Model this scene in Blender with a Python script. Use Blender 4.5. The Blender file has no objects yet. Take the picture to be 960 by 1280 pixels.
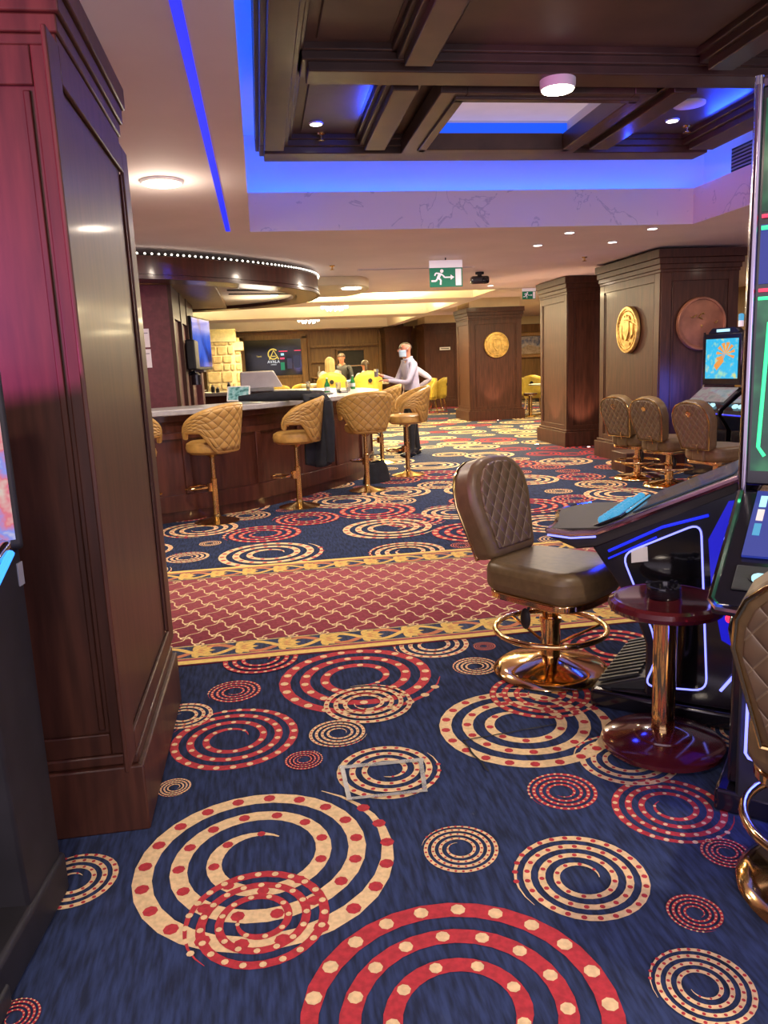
import bpy, bmesh, math, random
from mathutils import Matrix, Vector
random.seed(7)
PI = math.pi
S = bpy.context.scene
COL = S.collection

# ------------------------------------------------------------------ camera, world, exposure
cam = bpy.data.cameras.new('camera')
cam.sensor_fit = 'VERTICAL'; cam.sensor_height = 36.0; cam.lens = 36.0 * 970 / 1280
cam.clip_end = 80
co = bpy.data.objects.new('camera', cam); COL.objects.link(co)
RX = Vector((0.98696011, -0.15526347, -0.04246179))      # camera right, up, back in the room
RD = Vector((-0.07027493, -0.17830257, -0.981463))
RF = Vector((0.14481431, 0.97164883, -0.18688865))
co.matrix_world = Matrix(((RX[0], -RD[0], -RF[0], 0), (RX[1], -RD[1], -RF[1], 0), (RX[2], -RD[2], -RF[2], 1.42), (0, 0, 0, 1)))
S.camera = co
w = bpy.data.worlds.new('room_air'); S.world = w; w.use_nodes = True
w.node_tree.nodes['Background'].inputs[0].default_value = (0.96, 0.82, 0.98, 1)
w.node_tree.nodes['Background'].inputs[1].default_value = 1.85
S.view_settings.view_transform = 'Standard'; S.view_settings.look = 'None'
S.view_settings.exposure = 0.0; S.view_settings.gamma = 1.0; S.view_settings.use_curve_mapping = False

def lamp(name, kind, loc, power, col=(1, .85, .65), size=.1, aim=None, spot=None, size_y=None):
    l = bpy.data.lights.new(name, kind); l.energy = power; l.color = col
    o = bpy.data.objects.new(name, l); COL.objects.link(o); o.location = loc
    if kind == 'AREA':
        l.shape = 'RECTANGLE' if size_y else 'DISK'; l.size = size
        if size_y: l.size_y = size_y
    else: l.shadow_soft_size = size
    if spot: l.spot_size = spot; l.spot_blend = .6
    if aim is not None:
        o.rotation_euler = (Vector(aim) - Vector(loc)).to_track_quat('-Z', 'Y').to_euler()
    return o
WARM = (1, .83, .66); PINK = (1, .72, .70)
# glow of the slot machines standing round the camera, the downlights over the aisle and the lounge
lamp('machine_glow', 'SPOT', (-2.0, .5, 1.75), 430, (1, .13, .62), .12, (-1.05, 2.4, 1.9), 1.0)
lamp('machine_glow', 'SPOT', (-1.2, 1.3, 1.0), 30, (.05, .04, 1), .03, (-.72, 2.4, 1.12), .45)
for a, b_, p, sx, sy in (((.80, 5.35, 3.0), (.45, 5.35, 3.07), 5, .5, .05), ((3.33, 5.35, 3.0), (2.9, 5.35, 3.07), 7, .5, .05), ((2.85, 5.9, 3.0), (2.95, 5.3, 3.07), 2, .05, .3)): lamp('coffer_blue_fill', 'AREA', a, p, (.01, .05, 1), sx, b_, None, sy)  # unseen blue fills added in the bays to tint the panels
lamp('machine_glow', 'AREA', (2.6, .3, 1.5), 14, (.35, .3, 1), .8, (1.5, 2.2, .6))
for x, y, p in ((-.535, 5.41, 45), (-.55, .2, 25)): lamp('disc_lamp', 'AREA', (x, y, 2.60), p, WARM, .22, (x, y, 0))
for x, y, z in ((-.535, 5.41, 2.45), (-.55, .2, 2.45)): lamp('halo_lamp', 'POINT', (x, y, z), 8, WARM, .10)
lamp('disc_lamp', 'AREA', (1.77, 4.45, 2.90), 60, WARM, .16, (1.77, 4.45, 0))
lamp('disc_lamp', 'AREA', (1.77, 1.0, 2.90), 55, WARM, .16, (1.77, 1.0, 0))
for x, y, p in ((3.09, 8.5, 22), (3.13, 7.7, 22), (3.9, 8.38, 10), (3.93, 7.55, 12), (1.6, 8.6, 30), (.3, 6.9, 30), (-1.6, 6.6, 25), (2.4, 10.6, 50), (3.6, 12.7, 35),
                (6.6, 6.4, 20), (3.2, 11.2, 45), (-.6, 8.2, 0)):
    if p: lamp('downlight_lamp', 'AREA', (x, y, 2.60), p, WARM, .12, (x, y, 0))
for x, y in ((1.0, 14.8), (2.6, 14.8), (-1.5, 18), (1.5, 18), (3.5, 18), (0, 22.5), (3, 22.5)):
    lamp('cove_lamp', 'AREA', (x, y, 2.66), 120, (1, .88, .50), .9, (x, y, 3.5))
    lamp('lounge_lamp', 'AREA', (x, y + .3, 2.60), 105, (1, .80, .46), .2, (x, y, 0))
for x, y in ((5.6, 15.6), (7.8, 15), (7.8, 19.5), (8, 23)):
    lamp('lounge_lamp', 'AREA', (x, y, 2.80), 130, (1, .80, .46), .2, (x, y, 0))
lamp('canopy_lamp_and_fill', 'AREA', (.05, 10.9, 2.12), 5, WARM, .5, (.05, 10.7, 3))  # upward fill added to lighten the soffit, no fixture there
for x in (-.4, .7): lamp('canopy_lamp_and_fill', 'SPOT', (x, 10.4, 2.34), 40, WARM, .05, (x, 10.4, 0), 2.2)

# ------------------------------------------------------------------ materials
def nt(m): return m.node_tree.nodes, m.node_tree.links
def mat(name, col, rough=.5, metal=0., noise=0., scale=8., bump=0., coat=0., emit=None, es=0., stretch=None, col2=None, alpha=None, trans=0.):
    m = bpy.data.materials.new(name); m.use_nodes = True
    N, L = nt(m); b = N['Principled BSDF']
    b.inputs['Base Color'].default_value = (*col, 1); b.inputs['Roughness'].default_value = rough; b.inputs['Metallic'].default_value = metal
    if 'mahogany' in name: b.inputs['Specular IOR Level'].default_value = .3
    if coat: b.inputs['Coat Weight'].default_value = coat; b.inputs['Coat Roughness'].default_value = .12
    if trans: b.inputs['Transmission Weight'].default_value = trans
    if alpha is not None: b.inputs['Alpha'].default_value = alpha
    if emit: b.inputs['Emission Color'].default_value = (*emit, 1); b.inputs['Emission Strength'].default_value = es
    if noise or bump or col2:
        tc = N.new('ShaderNodeTexCoord'); mp = N.new('ShaderNodeMapping'); nz = N.new('ShaderNodeTexNoise')
        nz.inputs['Scale'].default_value = scale; nz.inputs['Detail'].default_value = 5
        if stretch: mp.inputs['Scale'].default_value = stretch
        L.new(tc.outputs['Object'], mp.inputs[0]); L.new(mp.outputs[0], nz.inputs['Vector'])
        if noise or col2:
            r = N.new('ShaderNodeValToRGB')
            c2 = col2 or tuple(c * (1 + noise) for c in col); c1 = col if col2 else tuple(c * (1 - noise) for c in col)
            r.color_ramp.elements[0].position = .35; r.color_ramp.elements[1].position = .65
            r.color_ramp.elements[0].color = (*c1, 1); r.color_ramp.elements[1].color = (*c2, 1)
            L.new(nz.outputs['Fac'], r.inputs[0]); L.new(r.outputs[0], b.inputs['Base Color'])
        if bump:
            bp = N.new('ShaderNodeBump'); bp.inputs['Strength'].default_value = bump; bp.inputs['Distance'].default_value = .01
            L.new(nz.outputs['Fac'], bp.inputs['Height']); L.new(bp.outputs[0], b.inputs['Normal'])
    return m
def quilt(name, col, src, k, rough=.4, thread=None, depth=.9):
    """diamond-stitched leather: pillows between two crossing families of seams"""
    m = bpy.data.materials.new(name); m.use_nodes = True; N, L = nt(m); b = N['Principled BSDF']
    b.inputs['Roughness'].default_value = rough
    tc = N.new('ShaderNodeTexCoord'); sp = N.new('ShaderNodeSeparateXYZ'); L.new(tc.outputs['UV' if src == 'UV' else 'Object'], sp.inputs[0])
    def mth(op, a, c):
        n = N.new('ShaderNodeMath'); n.operation = op
        for i, q in enumerate((a, c)):
            if q is None: continue
            if isinstance(q, (int, float)): n.inputs[i].default_value = q
            else: L.new(q, n.inputs[i])
        return n.outputs[0]
    X = sp.outputs[0]; Yq = sp.outputs[1] if src == 'UV' else sp.outputs[2]
    xs = mth('MULTIPLY', X, k[0]); ys = mth('MULTIPLY', Yq, k[1])
    a = mth('ABSOLUTE', mth('SINE', mth('ADD', xs, ys), None), None); c = mth('ABSOLUTE', mth('SINE', mth('SUBTRACT', xs, ys), None), None)
    h = mth('POWER', mth('MULTIPLY', a, c), .45); mn = mth('MINIMUM', a, c)
    r = N.new('ShaderNodeValToRGB'); L.new(mn, r.inputs[0])
    t = thread or tuple(q * .55 for q in col)
    r.color_ramp.elements[0].position = .06; r.color_ramp.elements[1].position = .16
    r.color_ramp.elements[0].color = (*t, 1); r.color_ramp.elements[1].color = (*col, 1)
    L.new(r.outputs[0], b.inputs['Base Color'])
    bp = N.new('ShaderNodeBump'); bp.inputs['Strength'].default_value = depth; bp.inputs['Distance'].default_value = .012
    L.new(h, bp.inputs['Height']); L.new(bp.outputs[0], b.inputs['Normal'])
    return m
def glow(name, col, s):
    m = bpy.data.materials.new(name); m.use_nodes = True; N, L = nt(m); b = N['Principled BSDF']
    b.inputs['Base Color'].default_value = (.02, .02, .02, 1); b.inputs['Emission Color'].default_value = (*col, 1); b.inputs['Emission Strength'].default_value = s
    return m
def screen(name, cols, scale=6, s=1.0, seed=0.):
    """a lit screen showing blotches of colour"""
    m = bpy.data.materials.new(name); m.use_nodes = True; N, L = nt(m); b = N['Principled BSDF']
    b.inputs['Base Color'].default_value = (.01, .01, .01, 1); b.inputs['Roughness'].default_value = .1
    tc = N.new('ShaderNodeTexCoord'); mp = N.new('ShaderNodeMapping'); mp.inputs['Location'].default_value = (seed, seed * .7, seed * 1.3)
    nz = N.new('ShaderNodeTexNoise'); nz.inputs['Scale'].default_value = scale; nz.inputs['Detail'].default_value = 3
    r = N.new('ShaderNodeValToRGB'); r.color_ramp.interpolation = 'LINEAR'
    n = len(cols); e = r.color_ramp.elements
    while len(e) < n: e.new(.5)
    for i, c in enumerate(cols): e[i].position = .3 + .4 * i / max(1, n - 1); e[i].color = (*c, 1)
    L.new(tc.outputs['Object'], mp.inputs[0]); L.new(mp.outputs[0], nz.inputs['Vector']); L.new(nz.outputs['Fac'], r.inputs[0])
    L.new(r.outputs[0], b.inputs['Emission Color']); b.inputs['Emission Strength'].default_value = s
    return m
M = dict(
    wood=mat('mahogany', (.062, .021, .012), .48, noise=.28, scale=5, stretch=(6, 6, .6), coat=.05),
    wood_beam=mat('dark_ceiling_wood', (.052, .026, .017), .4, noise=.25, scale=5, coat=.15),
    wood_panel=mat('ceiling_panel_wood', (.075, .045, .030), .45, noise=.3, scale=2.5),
    wood_lit=mat('lit_lounge_wood', (.24, .125, .040), .4, noise=.2, scale=4, stretch=(6, 6, .6)),  # wood tone with the warm lounge light mixed into its colour
    barwood=mat('bar_mahogany', (.075, .022, .014), .3, noise=.25, scale=4, stretch=(5, 5, .6), coat=.3),
    burgundy=mat('burgundy_wallcovering', (.13, .030, .036), .6, noise=.15, scale=20),
    ceil=mat('ceiling_paint', (.88, .78, .76), .8, noise=.03, scale=2),
    cream=mat('cream_plaster', (.78, .68, .44), .8, noise=.05, scale=3),
    tray=mat('tray_plaster', (.85, .76, .46), .8, noise=.03, scale=3),
    white=mat('white_plaster', (.80, .78, .80), .7),
    navy=mat('navy_carpet', (.008, .014, .038), .95, scale=11, col2=(.024, .042, .115), stretch=(6, .9, 1), bump=.2),
    cc=mat('cream_carpet', (.72, .52, .27), .95, noise=.12, scale=60, bump=.2),
    cr=mat('red_carpet', (.42, .025, .035), .95, noise=.18, scale=60, bump=.2),
    burg=mat('burgundy_carpet', (.30, .050, .068), .95, noise=.15, scale=50, bump=.2),
    gold_c=mat('gold_carpet', (.66, .44, .11), .95, noise=.15, scale=60),
    orange_c=mat('orange_carpet', (.50, .17, .07), .95, noise=.15, scale=60),
    yel_c=mat('yellow_carpet', (.70, .50, .13), .95, noise=.1, scale=40),
    seam=mat('worn_seam', (.006, .007, .012), .9),
    gold=mat('polished_gold', (.88, .60, .27), .10, 1.0, noise=.05, scale=3),
    brass=mat('brass', (.78, .55, .22), .16, 1.0, noise=.06, scale=3),
    coin=mat('gilt_relief', (.62, .40, .12), .38, .75, noise=.25, scale=14, bump=.5),
    copper=mat('copper_disc', (.33, .13, .075), .42, .35, noise=.3, scale=5, bump=.3),
    chrome=mat('chrome', (.72, .70, .74), .08, 1.0, noise=.03, scale=3),
    rose=mat('rose_chrome', (.68, .48, .56), .14, 1.0, noise=.05, scale=3),
    black=mat('gloss_black', (.010, .009, .014), .14, noise=.2, scale=3, coat=.5),
    satin=mat('satin_brown_black', (.020, .014, .012), .62, noise=.2, scale=4), blackm=mat('matt_black', (.012, .011, .013), .55, noise=.25, scale=10),
    dchrome=mat('smoked_chrome', (.30, .26, .33), .15, 1., noise=.1, scale=3), plum=mat('plum_metal', (.16, .10, .16), .3, .6, noise=.1, scale=3), rubber=mat('black_rubber', (.022, .024, .026), .5, noise=.2, scale=20, bump=.2),
    leather=mat('bronze_leather', (.155, .100, .045), .40, noise=.12, scale=30, bump=.08),
    leather_q=quilt('bronze_quilted_leather', (.150, .096, .052), 'OBJ', (46, 34), .36, thread=(.30, .22, .13)),
    mustard=mat('mustard_leather', (.50, .285, .075), .38, noise=.1, scale=30, bump=.06),
    mustard_q=quilt('mustard_quilted_leather', (.48, .275, .075), 'UV', (34, 13), .4, depth=.7),
    yellow=mat('yellow_leather', (.66, .47, .07), .45, noise=.08, scale=20),
    cherry=mat('polished_cherry', (.085, .010, .014), .10, noise=.25, scale=4, coat=.8),
    grey_top=mat('grey_stone_top', (.36, .35, .36), .3, noise=.1, scale=20),
    tillgrey=mat('pale_grey_plastic', (.74, .70, .76), .45, noise=.05, scale=8), greyd=mat('grey_plastic', (.30, .30, .32), .45, noise=.08, scale=12),
    paper=mat('white_paper', (.80, .78, .76), .7, noise=.03, scale=20),
    coat_c=mat('black_cloth', (.010, .011, .017), .9, noise=.3, scale=12, bump=.5),
    stone=mat('rubble_stone', (.46, .33, .17), .85, scale=6, col2=(.70, .56, .33), bump=.9),
    mortar=mat('pale_mortar', (.72, .62, .42), .9, noise=.1, scale=14, bump=.3),
    skin=mat('skin', (.50, .20, .125), .5, noise=.08, scale=20),
    shirt=mat('lavender_shirt', (.48, .45, .58), .8, noise=.08, scale=10),
    shirt2=mat('white_shirt', (.72, .64, .66), .8, noise=.08, scale=10),
    trousers=mat('dark_trousers', (.012, .012, .018), .8, noise=.2, scale=10),
    blond=mat('blond_hair', (.48, .33, .14), .55, noise=.2, scale=30, stretch=(1, 1, .1)),
    brown_h=mat('brown_hair', (.06, .035, .02), .55, noise=.2, scale=30),
    mask=mat('pale_blue_mask', (.45, .62, .80), .8, noise=.05, scale=20),
    green=mat('exit_green', (.005, .16, .085), .4, emit=(.005, .20, .11), es=.25),
    signw=mat('sign_white', (.8, .75, .8), .4, emit=(.9, .75, .85), es=.35),
    bottle=mat('green_glass', (.05, .40, .10), .1, trans=.5, noise=.1, scale=5),
    glass=mat('clear_glass', (.9, .92, .92), .05, trans=.9, noise=.02, scale=5),
    tape=mat('clear_tape', (.46, .46, .40), .22, noise=.2, scale=20, alpha=.5),
    lampw=glow('lamp_white', (1, .90, .66), 14.), lampw2=glow('spot_white', (1, .93, .85), 10.),
    bead=glow('bead_white', (1, .90, .75), 6.),
    blue=glow('blue_led', (.006, .022, 1.0), 1.15), flank=glow('blue_backlight', (.004, .006, .70), .8), bluew=glow('blue_tube', (.20, .21, 1.0), 2.6), bluecove=glow('blue_cove_led', (.0, .10, 1.0), 20.), marble_glow=mat('marble_added_glow', (.6, .5, .52), .5, noise=.08, scale=4, emit=(.62, .47, .52), es=.55),
    cyan=glow('cyan_button', (.07, .42, .72), .9), cyanw=glow('pale_button', (.45, .85, 1.0), 1.3), red=glow('red_led', (1, .02, .06), 2.5),
    greenl=glow('green_neon', (.05, 1, .35), 1.6), redl=glow('red_neon', (1, .05, .12), 1.6), txt=glow('white_glyph', (.9, .92, .95), 1.1),
    logo=glow('gold_glyph', (.95, .66, .12), 1.0), pinks=glow('pink_screen', (.62, .12, .20), .9),
    scr_black=mat('dark_screen', (.006, .006, .008), .08, noise=.1, scale=2),
    bluescr=screen('blue_video', [(.01, .02, .12), (.03, .12, .75), (.10, .20, .80)], 3, .9),
    seascr=screen('sea_video', [(.35, .75, .55), (.03, .50, .85), (.04, .55, .90), (.70, .75, .25)], 9, 1.0, 2.),
    reelscr=screen('reel_video', [(.02, .04, .25), (.65, .10, .05), (.80, .45, .08), (.75, .70, .55)], 16, .9),
    greenscr=screen('green_video', [(.0, .02, .02), (.0, .10, .05), (.05, .35, .14)], 6, .7, 3.),
    bluedeck=glow('deep_blue_display', (.012, .03, .30), 1.0),
    tabscr=screen('tablet_video', [(.03, .10, .09), (.25, .50, .45), (.65, .75, .70)], 25, .7, 5.),
    multiscr=screen('multi_video', [(.9, .8, .7), (.2, .3, .9), (.8, .15, .2), (.75, .6, .5), (.1, .1, .6)], 14, .8, 8.),
    ptscr=screen('glass_panel_reflections', [(.02, .03, .05), (.06, .09, .16), (.10, .09, .08)], 7, .5, 4.),  # bluish and cream blotches paint reflections onto the dark glass
    pink_tab=screen('pale_video', [(.35, .34, .33), (.50, .44, .42), (.42, .22, .28)], 12, .55, 6.),
    paint=mat('painting_canvas', (.14, .16, .28), .6, scale=9, col2=(.62, .55, .52)),
    tabletop=mat('table_top', (.66, .62, .45), .4, noise=.05, scale=10),
    food=mat('dark_food', (.03, .02, .02), .5, noise=.4, scale=40),
    grille=mat('speaker_mesh', (.30, .28, .34), .6, noise=.15, scale=90),
    marble=None,
)
def marble():
    m = bpy.data.materials.new('veined_marble'); m.use_nodes = True; N, L = nt(m); b = N['Principled BSDF']; b.inputs['Roughness'].default_value = .35
    tc = N.new('ShaderNodeTexCoord'); nz = N.new('ShaderNodeTexNoise'); nz.inputs['Scale'].default_value = 2.2; nz.inputs['Detail'].default_value = 8; nz.inputs['Distortion'].default_value = 1.4
    r = N.new('ShaderNodeValToRGB'); e = r.color_ramp.elements
    e[0].position = .0; e[0].color = (.86, .72, .74, 1); e[1].position = 1.0; e[1].color = (.88, .75, .76, 1)
    for p, c in ((.57, (.86, .72, .74)), (.585, (.60, .50, .56)), (.60, (.87, .74, .75))):
        q = e.new(p); q.color = (*c, 1)
    L.new(tc.outputs['Object'], nz.inputs['Vector']); L.new(nz.outputs['Fac'], r.inputs[0]); L.new(r.outputs[0], b.inputs['Base Color'])
    return m
M['marble'] = marble()

# ------------------------------------------------------------------ mesh helpers
class MB:
    def __init__(s): s.v = []; s.f = []; s.m = []; s.uv = {}; s.X = Matrix.Identity(4)
    def add(s, vs, fs, mi=0, uvs=None):
        n = len(s.v); s.v += [tuple(s.X @ Vector(p)) for p in vs]
        for i, f in enumerate(fs):
            if uvs: s.uv[len(s.f)] = uvs[i]
            s.f.append(tuple(n + k for k in f)); s.m.append(mi)
        return s
    def box(s, x0, x1, y0, y1, z0, z1, mi=0):
        v = [(x, y, z) for z in (z0, z1) for x, y in ((x0, y0), (x1, y0), (x1, y1), (x0, y1))]
        return s.add(v, [(3, 2, 1, 0), (4, 5, 6, 7), (0, 1, 5, 4), (1, 2, 6, 5), (2, 3, 7, 6), (3, 0, 4, 7)], mi)
    def lathe(s, prof, n=32, c=(0, 0, 0), mi=0, sx=1., sy=1.):
        v = []; f = []
        for r, z in prof:
            for i in range(n):
                a = 2 * PI * i / n; v.append((c[0] + r * sx * math.cos(a), c[1] + r * sy * math.sin(a), c[2] + z))
        for j in range(len(prof) - 1):
            for i in range(n):
                k = (i + 1) % n; f.append((j * n + i, j * n + k, j * n + n + k, j * n + n + i))
        f.append(tuple(range(n))[::-1]); f.append(tuple(range((len(prof) - 1) * n, len(prof) * n)))
        return s.add(v, f, mi)
    def tube(s, pts, r, n=8, closed=False, mi=0):
        P = [Vector(p) for p in pts]; m = len(P); v = []; f = []; up = None
        for i in range(m):
            a = P[(i - 1) % m] if (closed or i) else P[i]; b = P[(i + 1) % m] if (closed or i < m - 1) else P[i]
            t = (b - a).normalized()
            if up is None: up = Vector((0, 0, 1)) if abs(t.z) < .9 else Vector((1, 0, 0))
            q = t.cross(up).normalized(); up = q.cross(t).normalized()
            rr = r[i] if isinstance(r, (list, tuple)) else r
            for k in range(n):
                an = 2 * PI * k / n; v.append(tuple(P[i] + (q * math.cos(an) + up * math.sin(an)) * rr))
        for i in range(m if closed else m - 1):
            j = (i + 1) % m
            for k in range(n):
                l = (k + 1) % n; f.append((i * n + k, i * n + l, j * n + l, j * n + k))
        if not closed: f.append(tuple(range(n))); f.append(tuple(range((m - 1) * n, m * n))[::-1])
        return s.add(v, f, mi)
    def prism(s, poly, h0, h1, ax='z', mi=0):
        """polygon extruded along an axis; ax 'y': poly is (x,z); ax 'x': poly is (y,z)"""
        n = len(poly)
        g = {'z': lambda a, b, h: (a, b, h), 'y': lambda a, b, h: (a, h, b), 'x': lambda a, b, h: (h, a, b)}[ax]
        v = [g(a, b, h0) for a, b in poly] + [g(a, b, h1) for a, b in poly]
        f = [tuple(range(n)), tuple(range(2 * n - 1, n - 1, -1))] + [(i + n, (i + 1) % n + n, (i + 1) % n, i) for i in range(n)]
        return s.add(v, f, mi)
    def grid(s, fn, nu, nv, mi=0, cu=False):
        v = []; f = []; uv = []
        for j in range(nv + 1):
            for i in range(nu + (0 if cu else 1)): v.append(fn(i / nu, j / nv))
        W = nu if cu else nu + 1
        for j in range(nv):
            for i in range(nu):
                k = (i + 1) % W if cu else i + 1
                f.append((j * W + i, j * W + k, j * W + W + k, j * W + W + i))
                uv.append(((i / nu, j / nv), ((i + 1) / nu, j / nv), ((i + 1) / nu, (j + 1) / nv), (i / nu, (j + 1) / nv)))
        return s.add(v, f, mi, uv)
    def ball(s, c, rx, ry=None, rz=None, n=12, mi=0):
        ry = ry or rx; rz = rz or rx
        return s.grid(lambda u, q: (c[0] + rx * math.cos(2 * PI * u) * math.sin(PI * (q * .98 + .01)), c[1] + ry * math.sin(2 * PI * u) * math.sin(PI * (q * .98 + .01)), c[2] - rz * math.cos(PI * (q * .98 + .01))), n, max(4, n // 2), mi, True)
    def build(s, name, mats, parent=None, bevel=0., seg=2, angle=38, loc=None, rot=None, thick=0.):
        me = bpy.data.meshes.new(name); me.from_pydata(s.v, [], s.f)
        mats = mats if isinstance(mats, (list, tuple)) else [mats]
        for q in mats: me.materials.append(M[q] if isinstance(q, str) else q)
        if s.uv:
            ul = me.uv_layers.new(name='UVMap')
            for p in me.polygons:
                if p.index in s.uv:
                    for k, li in enumerate(p.loop_indices): ul.data[li].uv = s.uv[p.index][k]
        me.polygons.foreach_set('material_index', s.m); me.polygons.foreach_set('use_smooth', [True] * len(s.f)); me.update()
        if len(s.f) < 30000:
            bm = bmesh.new(); bm.from_mesh(me); bmesh.ops.recalc_face_normals(bm, faces=bm.faces); bm.to_mesh(me); bm.free()
        me.set_sharp_from_angle(angle=math.radians(angle))
        o = bpy.data.objects.new(name, me); COL.objects.link(o)
        if parent: o.parent = parent
        if loc: o.location = loc
        if rot: o.rotation_euler = rot
        if thick:
            q = o.modifiers.new('thickness', 'SOLIDIFY'); q.thickness = thick; q.offset = 0
        if bevel:
            q = o.modifiers.new('bevel', 'BEVEL'); q.width = bevel; q.segments = seg; q.limit_method = 'ANGLE'; q.angle_limit = math.radians(40)
        return o
def tag(o, label=None, cat=None, group=None, kind=None):
    if label: o['label'] = label
    if cat: o['category'] = cat
    if group: o['group'] = group
    if kind: o['kind'] = kind
    return o
def thing(name, label, cat, loc=(0, 0, 0), rz=0., group=None, kind=None):
    o = bpy.data.objects.new(name, None); COL.objects.link(o); o.location = loc; o.rotation_euler = (0, 0, rz); o.empty_display_size = .1
    return tag(o, label, cat, group, kind)
def dup(root, loc, rz, label=None, group=None):
    def cp(o, par):
        c = o.copy(); COL.objects.link(c); c.parent = par
        for ch in list(o.children): cp(ch, c)
        return c
    r = cp(root, None); r.location = loc; r.rotation_euler = (0, 0, rz)
    if label: r['label'] = label
    if group: r['group'] = group
    return r
def struct(name, mb, mats, label=None, cat=None, **k):
    return tag(mb.build(name, mats, **k), label, cat, None, 'structure')
def text(s, size, mt, parent=None, name='lettering', loc=(0, 0, 0), rot=(PI / 2, 0, 0), ext=.002):
    c = bpy.data.curves.new(name, 'FONT'); c.body = s; c.size = size; c.align_x = 'CENTER'; c.align_y = 'CENTER'; c.extrude = ext
    c.materials.append(M[mt]); o = bpy.data.objects.new(name, c); COL.objects.link(o)
    me = bpy.data.meshes.new_from_object(o.evaluated_get(bpy.context.evaluated_depsgraph_get())); bpy.data.objects.remove(o)
    o = bpy.data.objects.new(name, me); COL.objects.link(o); o.parent = parent; o.location = loc; o.rotation_euler = rot
    return o
def spline(P, n=8, closed=False):
    P = [Vector(p) for p in P]; m = len(P); out = []
    for i in range(m if closed else m - 1):
        g = lambda k: P[k % m] if closed else P[max(0, min(m - 1, k))]
        a, b, c, d = g(i - 1), g(i), g(i + 1), g(i + 2)
        for k in range(n):
            t = k / n
            out.append(.5 * ((2 * b) + (c - a) * t + (2 * a - 5 * b + 4 * c - d) * t * t + (3 * b - a - 3 * c + d) * t ** 3))
    if not closed: out.append(P[-1])
    return out
def offset(P, d, closed=True):
    out = []; n = len(P)
    for i in range(n):
        a = P[(i - 1) % n] if closed or i else P[i]; b = P[(i + 1) % n] if closed or i < n - 1 else P[i]
        t = (b - a).normalized(); out.append(Vector((P[i].x + t.y * d, P[i].y - t.x * d)))
    return out
def ring(mb, A, B, z0, z1, mi=0):
    """closed band between loops A (outside) and B (inside)"""
    n = len(A); v = [(p.x, p.y, z) for z in (z0, z1) for L_ in (A, B) for p in L_]; f = []
    for i in range(n):
        j = (i + 1) % n
        f += [(i, j, 2 * n + j, 2 * n + i), (n + j, n + i, 3 * n + i, 3 * n + j), (i, n + i, n + j, j), (2 * n + i, 2 * n + j, 3 * n + j, 3 * n + i)]
    return mb.add(v, f, mi)
def rrect(w, h, r, n=5, cx=0, cy=0):
    out = []
    for qx, qy, a0 in ((w / 2 - r, h / 2 - r, 0), (-w / 2 + r, h / 2 - r, PI / 2), (-w / 2 + r, -h / 2 + r, PI), (w / 2 - r, -h / 2 + r, 1.5 * PI)):
        for k in range(n + 1):
            a = a0 + PI / 2 * k / n; out.append((cx + qx + r * math.cos(a), cy + qy + r * math.sin(a)))
    return out
def fillet(poly, r, n=5):
    """round the corners of a 2-D polygon"""
    out = []; m = len(poly)
    for i in range(m):
        p = Vector(poly[i]); a = Vector(poly[i - 1]); b = Vector(poly[(i + 1) % m])
        da = (a - p); db = (b - p); q = min(r, da.length * .45, db.length * .45)
        s0 = p + da.normalized() * q; s1 = p + db.normalized() * q
        for k in range(n + 1):
            t = k / n; out.append(tuple((1 - t) ** 2 * s0 + 2 * t * (1 - t) * p + t * t * s1))
    return out

# ------------------------------------------------------------------ floor: navy carpet woven with spirals
fl = MB(); fl.box(-6.2, 11.2, -2, 26.8, -.1, 0)
lay = [0]
def spiral(cx, cy, R, kind, turns=3.4, ph=0., wd=None, seg=30, dots=True, hand=1):
    lay[0] = (lay[0] + 1) % 9
    z = .0008 + .0006 * lay[0]; a, b = (1, 2) if kind == 'c' else (2, 1)
    r0 = R * .25; w = wd or (R - r0) / turns * .58; n = int(turns * seg); v = []; f = []
    rad = lambda t: r0 + (R - r0 - w / 2) * min(1, t * 1.10)
    for i in range(n + 1):
        t = i / n; an = ph + hand * 2 * PI * turns * t; r = rad(t); ww = w * min(1, t * 9 + .12, (1 - t) * 9 + .06) * (.72 + .28 * t)
        for q in (-.5, .5): v.append((cx + (r + q * ww) * math.cos(an), cy + (r + q * ww) * math.sin(an), z))
    for i in range(n): f.append((2 * i, 2 * i + 1, 2 * i + 3, 2 * i + 2))
    fl.add(v, f, a)
    if not dots: return
    t = .03
    while t < .985:
        an = ph + hand * 2 * PI * turns * t; r = rad(t); dr = w * .37 * (.75 + .25 * t)
        if t < .06: dr *= .8
        x = cx + r * math.cos(an); y = cy + r * math.sin(an); k = 8
        fl.add([(x + dr * math.cos(6.283 * q / k) * 1.0, y + dr * math.sin(6.283 * q / k), z + .0003) for q in range(k)], [tuple(range(k))], b)
        t += w * 1.75 / (2 * PI * turns * r)
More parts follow.
